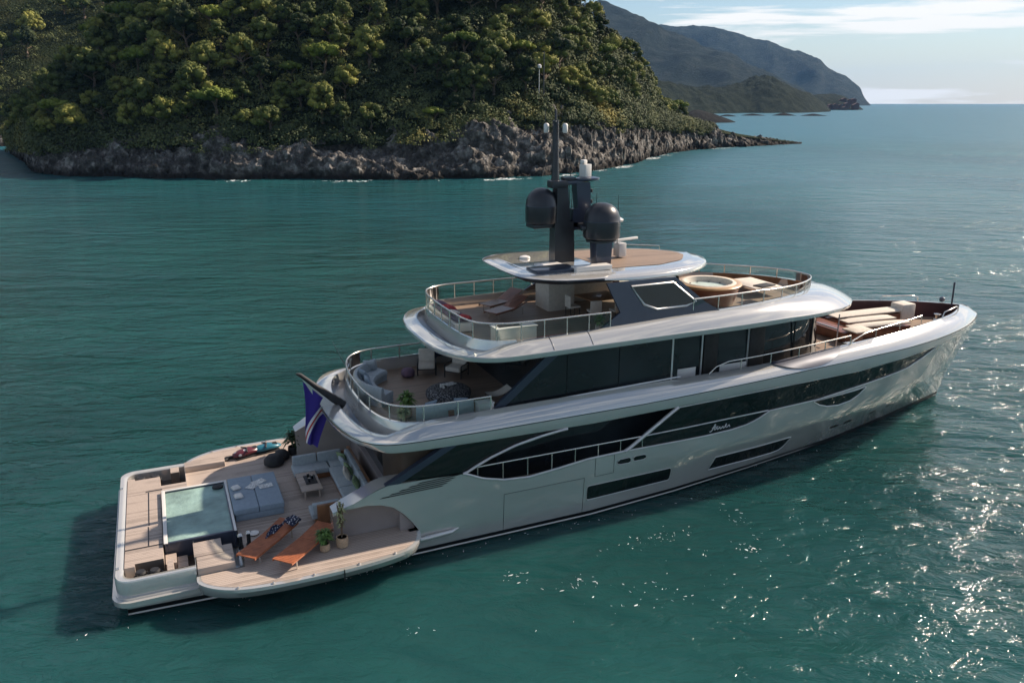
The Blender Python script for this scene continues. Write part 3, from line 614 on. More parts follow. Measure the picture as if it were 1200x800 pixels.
# --- upper band (sheer band) running round the whole yacht, with its sloping cap and the deck channel aft
class Ring:
    def __init__(s, rows, n=6): s.r = cr_spline(rows, n); s.n = len(s.r); s.r[0, 1] = 0; s.r[-1, 1] = 0; s._nrm()
    def _nrm(s):
        d = np.gradient(s.r[:, :2], axis=0); d /= np.linalg.norm(d, axis=1)[:, None]; s.nm = np.stack([-d[:, 1], d[:, 0]], 1); s.nm[0] = (-1, 0); s.nm[-1] = (1, 0)
    def pts(s, inset, z, k=None):
        ins = s.r[:, inset] if isinstance(inset, str) else (np.asarray(inset) if np.ndim(inset) else np.full(s.n, inset))
        zz = np.asarray(z) if np.ndim(z) else np.full(s.n, z); P = []
        for i in range(s.n):
            x, y = s.r[i, :2]+(-s.nm[i])*ins[i]; P.append((x, max(0, y), zz[i]))
        P[0] = (P[0][0], 0, P[0][2]); P[-1] = (P[-1][0], 0, P[-1][2]); return P
def loft(mb, rings, i0=0, i1=None):
    for s in (1, -1): mb.grid([[(p[0], s*p[1], p[2]) for p in col] for col in list(zip(*rings))[i0:i1]])
    return mb
def floor_(mb, P): return mb.sheet([(p[0], p[1], p[2]) for p in P[:]]+[(p[0], -p[1], p[2]) for p in P[-2:0:-1]])
UR = [(7.10, 0), (7.13, 1.1), (7.33, 2.45), (7.72, 3.5), (8.35, 4.08), (9.3, 4.24), (11, 4.25), (14, 4.25), (17, 4.25), (20, 4.25), (23, 4.24), (26, 4.14), (29, 3.98), (32, 3.66), (35, 3.01), (37.5, 2.19), (39.5, 1.19), (40.3, 0.62), (40.75, 0)]
U_ = Ring(UR); ux = U_.r[:, 0]
Wr = np.array([Wt(x) for x in ux]); Kr = np.array([Kt(x) for x in ux])
Tr = np.interp(ux, [7, 8.3, 9.2, 10, 14, 20, 24, 26, 29, 32, 35, 38, 40.75], [4.33, 4.34, 4.5, 4.66, 4.72, 4.75, 4.78, 4.88, 5.0, 5.05, 5.06, 4.98, 4.86])
Ir = np.interp(ux, [7, 8.3, 10, 24, 29, 35, 38, 40, 40.75], [0.55, 0.55, 0.6, 0.6, 0.62, 0.66, 0.7, 0.8, 0.85])
m_ = MB(); loft(m_, [U_.pts(0.45, Wr+0.03), U_.pts(0.10, Wr), U_.pts(0.02, Wr+0.03), U_.pts(0.0, Wr+0.10), U_.pts(0, Kr-0.03)])
band = m_.build('sheer_band', 'paint', yacht, 35)
m_ = MB(); loft(m_, [U_.pts(0.015, Kr-0.02), U_.pts(0.03, Kr+0.03), U_.pts(Ir*0.5, (Kr*0.46+Tr*0.54)+0.035), U_.pts(Ir, Tr), U_.pts(Ir+0.06, Tr-0.01), U_.pts(Ir+0.07, np.where(ux < 9, 3.99, 4.15))])
m_.build('bulwark_cap', 'paint', yacht, 40)
m_ = MB(); loft(m_, [U_.pts(-0.006, Kr-0.045), U_.pts(-0.006, Kr-0.02)]); m_.build('seam', 'boot', band, 0)
i8 = int(np.searchsorted(ux, 9.6))
m_ = MB(); floor_(m_, U_.pts(0.42, np.where(ux < 12, 3.985, 3.985))); m_.build('upper_deck_slab', 'navy', yacht, 0)
m_ = MB(); floor_(m_, U_.pts(0.44, Wr*0+3.80)); m_.build('deckhead', 'white', yacht, 0)
# inner bulwark round the aft upper deck
IR = Ring([(8.28, 0), (8.32, 1.2), (8.52, 2.35), (8.95, 3.15), (9.7, 3.55), (11, 3.62), (13.4, 3.62), (20, 3.62), (27, 3.45), (31, 3.1), (31.3, 0)]); ix = IR.r[:, 0]
j = int(np.searchsorted(ix, 10.4))
m_ = MB(); loft(m_, [IR.pts(-0.12, 3.99), IR.pts(-0.06, 4.2), IR.pts(0, 4.55), IR.pts(0.02, 4.60), IR.pts(0.10, 4.60), IR.pts(0.10, 4.15)], 0, j); m_.build('aft_bulwark', 'paint', yacht, 40)
m_ = MB(); floor_(m_, IR.pts(0.03, 4.155)); m_.build('upper_deck_floor', 'teak2', yacht, 0)
m_ = MB(); fl = [(31.2, 2.6), (33, 2.9), (35, 2.3), (37, 1.6), (38.5, 1.0), (39.4, 0.4)]
m_.sheet([(x, y, 4.16) for x, y in fl]+[(x, -y, 4.16) for x, y in fl[::-1]]); m_.sheet([(29.0, -3.3, 4.157), (31.3, -3.1, 4.157), (31.3, 3.1, 4.157), (29.0, 3.3, 4.157)]); m_.build('foredeck_floor', 'teak2', yacht, 0)
def rail(name, path, ztop, zbase, parent, n_post, r=0.032, glass=None, posts=None, mid=False, closed=False, mats='steel'):
    """handrail: top bar, evenly spaced posts, optional glass infill"""
    P = np.array([(p[0], p[1]) for p in path], float); d = np.concatenate([[0], np.cumsum(np.hypot(*np.diff(P, axis=0).T))])
    zt = ztop if callable(ztop) else (lambda x: ztop); zb = zbase if callable(zbase) else (lambda x: zbase)
    mb = MB(); mb.tube([(p[0], p[1], zt(p[0])) for p in P], r, 8)
    if mid: mb.tube([(p[0], p[1], zt(p[0])*0.5+zb(p[0])*0.5) for p in P], r*0.5, 6)
    o = mb.build(name, mats, parent, 60)
    for k in range(n_post):
        q = d[-1]*k/(n_post-1); x = np.interp(q, d, P[:, 0]); y = np.interp(q, d, P[:, 1])
        MB().tube([(x, y, zb(x)), (x, y, zt(x))], r*0.75, 6).build('stanchion', mats, o, 60)
    if glass:
        g = MB(); g.grid([[(p[0], p[1], zb(p[0])+0.03), (p[0], p[1], zt(p[0])-0.05)] for p in P]); g.build('glass_panel', 'rail_glass', o, 60)
    return o
def half(ring, ins, x1, i0=0):
    P = [(p[0], p[1]) for p in ring.pts(ins, 0)]; A = [p for p in P if p[0] <= x1]; return [(x, -y) for x, y in A[::-1]]+A[1:]
rail('aft_rail', half(IR, 0.05, 12.4), 5.15, 4.6, yacht, 12, 0.036, glass=True)
# --- glazing in the hull side
g = MB(); strut = tb((17.4, 2.44), (19.58, 3.84), (20, 3.845))
patch(g, Lt, lambda u: min(strut(u), Wt(u)) if u < 19.58 else Wt(u)+0.02, 0, 0, 0, 6, -0.03, us=np.unique(np.concatenate([np.linspace(17.42, 34.55, 90), [24.17, 23.6]])))
glz = g.build('hull_glazing', 'glass', yacht, 30)
archl = tb((11.02, 2.77), (11.5, 3.0), (11.96, 3.19), (12.92, 3.49), (13.9, 3.66), (14.6, 3.74), (15.2, 3.78))
ag = tb((8.4, 2.86), (10.7, 3.93), (20, 3.93))
for s in (1, -1): patch(MB(), lambda u: Lt(u) if u < 11.02 else archl(u), lambda u: max(min(ag(u), Wt(u)+0.03), (Lt(u) if u < 11.02 else archl(u))+0.002), 0, 0, 0, 5, -0.06, (s,), us=np.linspace(8.4, 15.0, 44)).build('aft_side_glazing', 'glass', yacht, 30)
for s in (1, -1):
    tr = MB(); P = [hp(u, archl(u), s, 0.0) for u in np.linspace(10.95, 14.9, 24)]; tr.tube(P, 0.05, 6)
    P = [hp(u, strut(u), s, 0.0) for u in np.linspace(17.35, 19.6, 10)]; tr.tube(P, 0.07, 6)
    tr.tube([hp(u, Lt(u)+0.01, s, 0.005) for u in np.linspace(10.95, 17.4, 40)], 0.04, 6)
    tr.build('side_trim', 'trim', yacht, 60)
tr = MB()
for s in (1, -1):
    tr.tube([hp(u, Lt(u), s, 0.0) for u in np.unique(np.concatenate([np.linspace(17.4, 34.5, 80), [24.17]]))], 0.028, 6)
    tr.tube([hp(u, 2.9+0.05*(u-18.3)/5.6, s, -0.02) for u in np.linspace(18.15, 24.1, 14)], 0.026, 6)
    tr.tube([hp(u, Wt(u)-0.01, s, -0.01) for u in np.linspace(19.6, 35.6, 40)], 0.02, 6)
tr.build('window_trim', 'trim', glz, 60)
# diagonal struts aft of the side glass
for s in (1, -1):
    MB().grid([[(8.25, s*4.23, 2.84), (8.75, s*4.23, 2.84)], [(10.35, s*4.23, 3.9), (10.85, s*4.23, 3.9)]]).add([(8.25, s*4.0, 2.84), (8.75, s*4.0, 2.84), (10.35, s*4.0, 3.9), (10.85, s*4.0, 3.9), (8.25, s*4.23, 2.84), (8.75, s*4.23, 2.84), (10.35, s*4.23, 3.9), (10.85, s*4.23, 3.9)], [(0, 1, 3, 2), (0, 2, 6, 4), (1, 5, 7, 3)]).build('side_strut', 'navy', yacht, 20)
# windows low in the hull, half-moon window, vents
def hullwin(name, rows, off=0.010, mats='glass', frame=0.022, sides=(1, -1)):
    zb = tb(*[(r[0], r[1]) for r in rows]); zt = tb(*[(r[0], r[2]) for r in rows]); us = np.unique(np.concatenate([np.linspace(rows[0][0], rows[-1][0], 30), [r[0] for r in rows]]))
    for s in sides:
        o = patch(MB(), zb, zt, 0, 0, 0, 4, off, (s,), us).build(name, mats, hull, 30)
        if frame:
            P = [hp(u, zb(u), s, off+0.004) for u in us]+[hp(u, zt(u), s, off+0.004) for u in us[::-1]]; MB().tube(P, frame, 5, True).build('frame', 'trim', o, 60)
hullwin('hull_window', [(15.80, 0.80, 1.22), (15.83, 0.745, 1.29), (15.9, 0.73, 1.31), (19.5, 0.71, 1.27), (19.56, 0.73, 1.25), (19.6, 0.80, 1.18)], frame=0.012)
hullwin('hull_window', [(21.60, 0.66, 0.70), (21.80, 0.66, 1.24), (25.2, 0.56, 1.24), (25.62, 0.60, 1.24), (25.8, 0.74, 1.24), (26.0, 1.19, 1.235)], frame=0.016)
hullwin('half_moon_window', [(26.65, 2.86, 2.9), (27.0, 2.66, 2.905), (27.5, 2.5, 2.92), (28.2, 2.42, 2.94), (28.9, 2.5, 2.97), (29.4, 2.7, 3.0), (29.75, 2.97, 3.02)], frame=0.022)
hullwin('freeing_port', [(17.05, 1.98, 2.08), (17.15, 1.94, 2.14), (17.55, 1.93, 2.15), (17.62, 1.97, 2.1)], frame=0.01, sides=(-1,)); hullwin('freeing_port', [(17.75, 1.98, 2.1), (17.82, 1.95, 2.15), (18.2, 1.95, 2.15), (18.3, 2.0, 2.1)], frame=0.01, sides=(-1,))
for u0 in (28.6, 29.5, 31.6, 33.2): hullwin('anchor_port', [(u0, 1.03+(u0-28)*.02, 1.06+(u0-28)*.02), (u0+.06, .98+(u0-28)*.02, 1.12+(u0-28)*.02), (u0+.5, 1.0+(u0-28)*.02, 1.13+(u0-28)*.02), (u0+.58, 1.06+(u0-28)*.02, 1.09+(u0-28)*.02)], frame=0.0)
for k in range(5):      # air intake louvres on the aft quarter
    z0 = 2.43+k*0.072; a, b = 8.05+k*0.32, 10.15+k*0.14; hullwin('louvre', [(a, z0-.004, z0+.004), (a+.1, z0, z0+.038), (b, z0+.03, z0+.068), (b+.12, z0+.05, z0+.054)], 0.008, 'dark', 0)
for s in (1, -1):
    ln = MB()
    for Q in ([(12.47, .24), (12.47, 1.68), (15.66, 1.68), (15.66, .24)], [(16.1, 1.5+.15), (16.1, 2.43)], [(17.0-.1, 1.65), (17.0-.1, 2.43)], [(16.1, 1.65), (16.9, 1.65)]):
        for (a, b) in zip(Q[:-1], Q[1:]): ln.tube([hp(a[0]+(b[0]-a[0])*t, a[1]+(b[1]-a[1])*t, s, 0.003) for t in np.linspace(0, 1, 8)], 0.008, 4)
    ln.build('shell_door_gap', 'boot', hull, 60)
for s in (1, -1): MB().tube([hp(9.25, 0.62, s, 0.05), hp(9.6, 0.66, s, 0.1), hp(10.5, 0.69, s, 0.08), hp(10.8, 0.73, s, -0.02)], [0.07, 0.085, 0.07, 0.02], 8).build('rubbing_strake', 'trim', hull, 60)
# flowing script name on the black glass
def scribble(u0, z0, wd, hgt, s):
    P = []; T = [(0, -.1), (.06, -.12), (.14, .2), (.22, .95), (.26, 1.0), (.25, .5), (.22, .15), (.27, .1), (.33, .35), (.37, .38), (.36, .1), (.42, .12), (.47, .42), (.5, .4), (.5, .12), (.56, .1), (.62, .4), (.66, .36), (.65, .12), (.72, .16), (.80, .8), (.79, .2), (.86, .14), (.92, .45), (.96, .4), (.96, .15), (1, .2)]
    for t in T: P.append((u0+t[0]*wd, z0+t[1]*hgt))
    P = cr_spline(P, 4); return [hp(p[0], p[1], s, 0.01) for p in P]
w = MB(); w.tube(scribble(21.2, 2.56, 1.0, 0.24, -1), 0.017, 5); w.tube([hp(21.3, 2.68, -1, .01), hp(21.6, 2.70, -1, .01)], 0.013, 5); w.build('name_script', 'trim', glz, 60)
rail('side_rail', [(u, -4.17) for u in np.linspace(11.5, 18.1, 20)], 2.9, lambda x: Lt(x), yacht, 8, 0.03)
rail('side_rail', [(u, 4.17) for u in np.linspace(11.5, 18.1, 20)], 2.9, lambda x: Lt(x), yacht, 8, 0.03)
# --- main deck: floor, saloon wall, aft bulkhead
m_ = MB(); m_.prism([(9.0, -4.1), (17, -4.08), (24, -3.7), (31, -2.4), (31, 2.4), (24, 3.7), (17, 4.08), (9.0, 4.1)], 1.60, 1.72); m_.build('main_deck', 'teak2', yacht, 0)
m_ = MB(); P = [(9.6, 0), (9.62, 1.6), (9.9, 2.5), (10.6, 3.0), (12, 3.15), (24, 3.1), (30, 2.2)]; P = cr_spline(P, 5)
for s in (1, -1): m_.grid([[(p[0], s*p[1], 1.72), (p[0], s*p[1], 3.82)] for p in P])
sal = m_.build('saloon_wall', 'glass2', yacht, 30)
m_ = MB(); P = cr_spline([(8.75, 2.0), (8.8, 2.8), (9.1, 3.4), (9.7, 3.75), (10.2, 3.85)], 5)
for s in (1, -1): MB().grid([[(p[0], s*p[1], 1.0), (p[0], s*p[1], 3.80)] for p in P]).build('aft_bulkhead', 'brownwall', yacht, 30)
0 and m_.build('aft_bulkhead', 'brownwall', yacht, 30)
MB().grid([[(8.95, -2.3, 1.0), (8.95, -2.3, 3.8)], [(8.95, 2.3, 1.0), (8.95, 2.3, 3.8)]]).build('saloon_door', 'glass2', yacht, 0)
MB().box((9.0, 0, 1.36), (.5, 8.0, .73), 0, .02).build('aft_step', 'scoop', yacht)
# --- quarter bulwarks with the scooped arch over each folding wing
for s in (1, -1):
    m_ = MB(); xs = np.linspace(6.55, 9.3, 22); lo = lambda x: np.interp(x, [6.55, 7.07, 7.97, 8.35, 9.3], [2.12, 2.37, 2.75, 2.85, 2.83])
    m_.grid([[(x, s*3.42, 1.0), (x, s*3.42, lo(x)-.02), (x, s*3.46, lo(x))] for x in xs]); m_.grid([[(x, s*3.46, lo(x)), (x, s*(4.2 if x > 7.2 else 4.2-(7.2-x)*.35), lo(x))] for x in xs])
    m_.grid([[(6.55, s*y, z) for z in np.linspace(1.0, 2.12, 4)] for y in (3.42, 3.8, 3.97)])
    ys = lambda x: 4.19 if x > 7.2 else 4.2-(7.2-x)*.35
    m_.grid([[(x, s*ys(x), lo(x)), (x, s*ys(x), float(np.interp(x, [6.55, 7.0, 7.6], [2.0, 2.24, 2.28])))] for x in np.linspace(6.55, 7.25, 6)])
    qb = m_.build('quarter_bulwark', 'paint', yacht, 35)
    m_ = MB(); A = lambda x: arch(x) if x > 6.9 else 2.0+(x-6.55)*.7
    m_.grid([[(x, s*(ys(x)-.01), A(x)), (x, s*(ys(x)-.12), A(x)+.03-.06), (x, s*3.72, max(1.0, A(x)-.45)), (x, s*3.66, 1.0)] for x in np.linspace(6.56, 9.34, 26)]); m_.build('scoop', 'scoop', qb, 50)
# --- beach deck, folding wings and stern platform
m_ = MB(); m_.prism([(3.72, -4.18), (9.0, -4.18), (9.0, 4.18), (3.72, 4.18)], 0.72, 1.0); m_.prism([(2.3, 1.72), (3.72, 1.72), (3.72, 4.18), (2.3, 4.18)], 0.72, 1.0); m_.build('beach_deck', 'teak', yacht, 0)
wp = [(2.30, 4.20), (2.34, 4.62), (2.75, 5.08), (3.4, 5.42), (4.3, 5.58), (5.4, 5.63), (6.6, 5.62), (7.8, 5.5), (8.6, 5.3), (9.0, 5.05), (9.28, 4.6), (9.35, 4.2)]
WP = cr_spline(wp, 4)
for s in (1, -1):
    m_ = MB(); c0 = np.array([5.8, 4.2])
    low = [(5.8+(p[0]-5.8)*.985, 4.2+(p[1]-4.2)*.86) for p in WP]; m_.grid([[(p[0], s*p[1], 1.0), (p[0], s*(p[1]+.015), .9), (q[0], s*q[1], .62)] for p, q in zip(WP, low)])
    m_.sheet([(p[0], s*p[1], 1.0) for p in WP]); m_.sheet([(q[0], s*q[1], .62) for q in low]); w = m_.build('folding_wing', 'paint', yacht, 40)
    ins = [(5.82+(p[0]-5.82)*.965, 4.2+(p[1]-4.2)*.89-(0.0)) for p in WP]; MB().sheet([(p[0], s*p[1], 1.006) for p in ins]).build('teak_inlay', 'teak', w, 0)
    MB().box((6.5, s*5.62, .82), (.03, .08, .36)).build('hinge_gap', 'boot', w)
    for x in (3.4, 4.4, 5.6, 7.0, 8.2): MB().lathe([(.045, 0), (.05, .03), (.02, .05)], (x, s*(4.2+(np.interp(x, WP[:, 0], WP[:, 1])-4.2)*.93), 1.006), 8).build('deck_fitting', 'steel', w)
def rrect(x0, x1, y0, y1, r, n=6, rb=None):
    P = []
    for (cx, cy, a0, rr) in ((x1, y1, 0, rb if rb is not None else r), (x0, y1, 90, r), (x0, y0, 180, r), (x1, y0, 270, rb if rb is not None else r)):
        sx = 1 if cx == x1 else -1; sy = 1 if cy == y1 else -1
        for k in range(n+1):
            a = math.radians(a0+90*k/n); P.append((cx-sx*rr+rr*math.cos(a), cy-sy*rr+rr*math.sin(a)))
    return P
rim = MB(); rim.prism(rrect(-0.08, 9.2, -4.3, 4.3, .55, rb=.02), .50, .66); rim.prism(rrect(0.0, 2.6, -4.17, 4.17, .5, rb=.02), .66, .72)
rim.build('stern_rim', 'paint', yacht, 40)
# stern platform with its recesses: ring coaming + top pieces around the openings
m_ = MB(); O = rrect(.04, 2.32, -4.08, 4.08, .5, rb=.01); I = rrect(.30, 2.31, -3.84, 3.84, .32, rb=.01)
m_.grid([[(a[0], a[1], .70), (a[0], a[1], 1.18), (a[0]*.9+b[0]*.1, a[1]*.9+b[1]*.1, 1.24), (a[0]*.2+b[0]*.8, a[1]*.2+b[1]*.8, 1.24), (b[0], b[1], 1.20), (b[0], b[1], .74)] for a, b in zip(O, I)], cu=True); m_.build('stern_coaming', 'paint', yacht, 40)
MB().prism(rrect(.2, 2.32, -3.9, 3.9, .3, rb=.01), .70, .745).build('stern_well_floor', 'brownwall', yacht, 0)
m_ = MB()
for (x0, x1, y0, y1) in ((.31, 1.42, -3.1, 3.15), (1.42, 2.31, 1.75, 2.3), (.31, .55, 3.15, 3.3), (.31, .6, -3.25, -3.1)): m_.box(((x0+x1)/2, (y0+y1)/2, .99), (x1-x0, y1-y0, .50))
m_.box((1.95, 3.55, .99), (.30, .5, .5)); m_.box((1.6, -3.5, .98), (.18, .64, .46))
m_.build('stern_deck', 'teak', yacht, 0)
MB().box((2.9, -3.55, .98), (1.1, 1.2, .50), 0, .03).build('port_locker', 'teak', yacht); MB().box((2.72, -2.98, 1.245), (.85, .9, .03), 0, .01).build('locker_lid', 'teak', yacht)
MB().box((3.05, 3.9, 1.12), (1.5, .5, .24), 0, .04).build('side_locker', 'teak', yacht)
m_ = MB(); m_.box((1.62, -2.75, .86), (.32, .6, .26)); m_.box((1.95, -2.85, .8), (.3, .7, .14)); m_.build('stair', 'teak', yacht, 0)
for (x, y) in ((.75, 3.5), (1.25, 3.5), (.75, -3.45), (1.15, -3.5)):     # mooring gear in the corner wells
    w = MB(); w.lathe([(.14, 0), (.17, .04), (.08, .1), (.08, .3), (.16, .36), (.13, .42)], (x, y, .745), 14); w.build('bollard', 'rubber', yacht)
    MB().tube([(x+.16*math.cos(a*.7)*(1+a*.02), y+.16*math.sin(a*.7)*(1+a*.02), .80+a*.012) for a in range(20)], .035, 6).build('mooring_rope', 'rubber', yacht)
for y in (2.6, -3.2): MB().box((.12, y, 1.245), (.1, .14, .03), 0, .01).build('stern_cleat', 'steel', yacht)
for (y, w_) in ((-2.15, .05), ): MB().box((.86, y, 1.244), (1.1, w_, .012)).build('deck_joint', 'boot', yacht)
MB().box((1.02, .6, 1.244), (.03, 2.6, .01)).build('deck_joint', 'boot', yacht); MB().box((1.0, -1.45, 1.244), (.03, 1.3, .01)).build('deck_joint', 'boot', yacht)
MB().box((1.2, 1.98, 1.244), (.55, .07, .012)).build('deck_joint', 'boot', yacht)
# --- pool
pl = MB(); x0, x1, y0, y1, zt, t = 1.47, 3.66, -2.36, 1.62, 1.33, .10
for (a, b, c, d) in ((x0, x0+t, y0, y1), (x1-t, x1, y0, y1), (x0+t, x1-t, y0, y0+t), (x0+t, x1-t, y1-t, y1)): pl.box(((a+b)/2, (c+d)/2, (zt+.72)/2), (b-a, d-c, zt-.72), 0, .012)
pool = pl.build('pool', 'navy', yacht)
MB().box(((x0+x1)/2, (y0+y1)/2, .76), (x1-x0-.02, y1-y0-.02, .04)).build('pool_floor', M.setdefault('pooltile', mat('pale_pool_tile', (0.42, 0.52, 0.47), .4, 0, .25, 1.2)), pool)
m_ = MB()
for (a, b, c, d) in ((x0-.02, x0+t, y0-.02, y1+.02), (x1-t*.6, x1+.02, y0-.02, y1+.02), (x0+t, x1-t*.6, y1-t, y1+.02)): m_.box(((a+b)/2, (c+d)/2, zt+.008), (b-a, d-c, .03), 0, .01)
m_.build('pool_rim', 'white', pool)
def pool_mat():
    m = mat('pool_water', (0.26, 0.38, 0.34), .06, 0, .35, 1.3, bump=.05, bscale=5, ior=1.33); return m
M['poolw'] = pool_mat(); m_ = MB(); m_.grid([[(x, y, 1.27) for y in np.linspace(y0+t, y1-t, 4)] for x in np.linspace(x0+t, x1-t, 4)]); m_.build('pool_water', 'poolw', pool, 0)
# --- upper deckhouse
m_ = MB()
for s in (1, -1):
    m_.grid([[(14.0, s*3.46, 4.5), (15.1, s*3.46, 6.5)], [(20.0, s*3.46, 4.5), (20.0, s*3.46, 6.5)]])
    m_.grid([[(12.55, s*3.47, 4.5), (12.56, s*3.47, 4.52)], [(14.0, s*3.47, 4.5), (15.1, s*3.47, 6.5)]])
    P = cr_spline([(20.0, 3.10), (22, 3.08), (24.5, 3.0), (26.5, 2.8), (28.0, 2.3), (28.9, 1.3), (29.2, 0)], 6)
    m_.grid([[(p[0]+.0, s*p[1], 4.15), (p[0]-.25*(p[0] > 26), s*p[1]*.97, 6.5)] for p in P])
m_.grid([[(14.2, -3.46, 4.15), (14.2, -3.46, 6.5)], [(14.2, 3.46, 4.15), (14.2, 3.46, 6.5)]])
dh = m_.build('upper_deckhouse', 'glass2', yacht, 25)
for s in (1, -1):
    MB().add([(12.1, s*3.5, 4.42), (12.5, s*3.5, 4.42), (15.1, s*3.5, 6.46), (14.6, s*3.5, 6.46), (12.1, s*3.36, 4.42), (12.5, s*3.36, 4.42), (15.1, s*3.36, 6.46), (14.6, s*3.36, 6.46)], [(0, 1, 2, 3), (4, 5, 6, 7), (0, 1, 5, 4), (1, 2, 6, 5), (2, 3, 7, 6), (0, 3, 7, 4)]).build('diagonal_strut', 'navy', yacht, 20)
    for x, w_, mt in ((15.25, .03, 'boot'), (17.4, .02, 'boot'), (19.72, .07, 'trim')): MB().box((x, s*3.475, 5.5), (w_, .02, 1.9)).build('mullion', mt, dh)
    for x, w_ in ((21.35, .06), (22.1, .06), (23.65, .07), (24.45, .07), (26.2, .05), (27.5, .06)): yy = np.interp(x, [20, 24.5, 26.5, 28], [3.1, 3.0, 2.8, 2.3])+.02; MB().box((x, s*yy, 5.3), (w_, .05, 2.3)).build('mullion', 'trim' if x in (21.35, 23.65) else 'boot', dh)
    MB().box((20.55, s*3.14, 4.55), (1.05, .04, .75), 0, .015).build('side_panel', 'white', dh); MB().box((22.9, s*3.12, 4.55), (1.3, .04, .55), 0, .015).build('side_panel', 'white', dh)
    MB().box((24.05, s*3.10, 5.25), (.75, .04, 2.1), 0, .01).build('side_door', 'dark', dh); MB().box((21.75, s*3.13, 5.25), (.65, .04, 2.1), 0, .01).build('side_door', 'dark', dh)
    MB().tube([(12.0, s*3.62, 4.62), (20.0, s*3.66, 4.83)], .03, 6).build('window_ledge', 'trim', dh)
# --- sun deck
SR = [(10.66, 0), (10.70, 1.2), (10.92, 2.4), (11.42, 3.35), (12.2, 3.86), (13.3, 4.0), (16, 4.0), (20, 4.0), (23, 3.95), (25.5, 3.70), (27.5, 3.28), (29.3, 2.58), (30.5, 1.65), (31.15, .8), (31.35, 0)]
S_ = Ring(SR); sx_ = S_.r[:, 0]
SW = np.interp(sx_, [10.6, 13, 20, 25, 29, 31.4], [6.45, 6.42, 6.46, 6.44, 6.30, 6.20]); SK = SW+np.interp(sx_, [10.6, 13, 24, 30, 31.4], [.16, .20, .22, .14, .10])
ST = np.interp(sx_, [10.6, 11.9, 12.7, 13.5, 17, 20, 25, 28, 31.4], [6.68, 6.70, 6.86, 6.98, 7.06, 7.18, 7.24, 7.12, 6.92]); SI = np.interp(sx_, [10.6, 13, 20, 24, 27, 29.5, 31.4], [.5, .52, .55, .75, 1.1, 1.7, 2.2])
m_ = MB(); loft(m_, [S_.pts(.5, SW+.03), S_.pts(.08, SW), S_.pts(0.01, SW+.02), S_.pts(0, SW+.06), S_.pts(0, SK-.01), S_.pts(.03, SK+.02)]); m_.build('sundeck_band', 'paint', yacht, 35)
m_ = MB(); bulge = np.interp(sx_, [10.6, 13, 20, 25, 31.4], [0.0, .03, .05, .10, .16])
rg = [S_.pts(.03, SK+.015)]
for q in (.12, .25, .4, .6, .8, 1.0): rg.append(S_.pts(.03+(SI-.03)*q, SK+(ST-SK)*(q**.85)+bulge*math.sin(q*math.pi)))
rg.append(S_.pts(SI+.06, ST)); rg.append(S_.pts(SI+.07, np.where(sx_ < 12.2, 6.5, 6.66))); loft(m_, rg); m_.build('sundeck_coaming', 'paint', yacht, 40)
m_ = MB(); floor_(m_, S_.pts(.45, SW*0+6.50)); m_.build('sundeck_slab', 'navy', yacht, 0)
m_ = MB(); floor_(m_, S_.pts(.48, SW*0+6.455)); m_.build('sundeck_soffit', 'navy', yacht, 0)
for k, x in enumerate((14.35, 15.75)):
    for s in (1, -1):
        i = int(np.searchsorted(sx_, x)); P = [Vector(r[i])+Vector((0, .002, .002)) for r in rg[:8]]; MB().tube([(p[0], s*p[1], p[2]) for p in P], .012, 4).build('coaming_joint', 'boot', yacht)
JR = Ring([(11.72, 0), (11.74, 1.0), (11.82, 2.1), (12.1, 2.85), (12.8, 3.3), (13.8, 3.42), (17, 3.42), (20, 3.38), (24, 3.1), (26.3, 2.45), (28.0, 1.5), (28.8, .7), (28.95, 0)]); jx = JR.r[:, 0]
j = int(np.searchsorted(jx, 13.4))
m_ = MB(); loft(m_, [JR.pts(-.12, 6.51), JR.pts(-.05, 6.75), JR.pts(0, 7.0), JR.pts(.08, 7.0), JR.pts(.08, 6.6)], 0, j); m_.build('sundeck_aft_bulwark', 'paint', yacht, 40)
m_ = MB(); floor_(m_, JR.pts(.02, 6.665)); m_.build('sundeck_floor', 'teak2', yacht, 0)
k0 = int(np.searchsorted(jx, 20.5))
m_ = MB(); loft(m_, [JR.pts(.03, 6.66), JR.pts(.03, np.interp(jx, [20, 25, 29], [7.2, 7.26, 7.0]))], k0-3); m_.build('bulwark_lining', 'wood', yacht, 40)
rail('sundeck_rail', half(JR, .02, 17.4), 7.6, lambda x: np.interp(x, [11, 13, 14, 17.4], [6.98, 6.98, 7.0, 7.07]), yacht, 19, .034, glass=True)
fr = [(p[0], p[1]) for p in JR.pts(0.0, 0) if p[0] >= 20.4]; fr = fr+[(x, -y) for x, y in fr[::-1]][1:]
rail('sundeck_fore_rail', fr, lambda x: np.interp(x, [20, 24, 29], [7.72, 7.70, 7.42]), lambda x: np.interp(x, [20, 25, 29], [7.17, 7.22, 6.95]), yacht, 17, .034, glass=True)
# panels either side of the sun deck, with the framed window
for s in (1, -1):
    m_ = MB(); y_ = lambda z: s*(3.42-(z-7.0)*.17)
    Q = [(16.6, 7.02), (17.45, 7.52), (16.95, 8.6), (19.9, 8.6), (21.2, 7.55), (21.9, 7.15)]
    for yo in (0, -.10): m_.add([(x, y_(z)+s*yo, z) for x, z in Q], [tuple(range(6)) if yo else tuple(range(6))[::-1]])
    n6 = 6; m_.f += [(i, (i+1) % 6, 6+(i+1) % 6, 6+i) for i in range(6)]; m_.mi += [0]*6
    pn = m_.build('side_wing_panel', 'navy', yacht, 20)
    Q = [(17.95, 8.42), (19.75, 8.42), (20.75, 7.62), (20.3, 7.50), (19.0, 7.50), (18.45, 7.72)]
    wdw = MB().add([(x, y_(z)+s*.012, z) for x, z in Q], [tuple(range(6))]).build('wing_window', 'glass', pn, 0); MB().tube([(x, y_(z)+s*.02, z) for x, z in Q], .045, 6, True).build('frame', 'trim', wdw, 60)
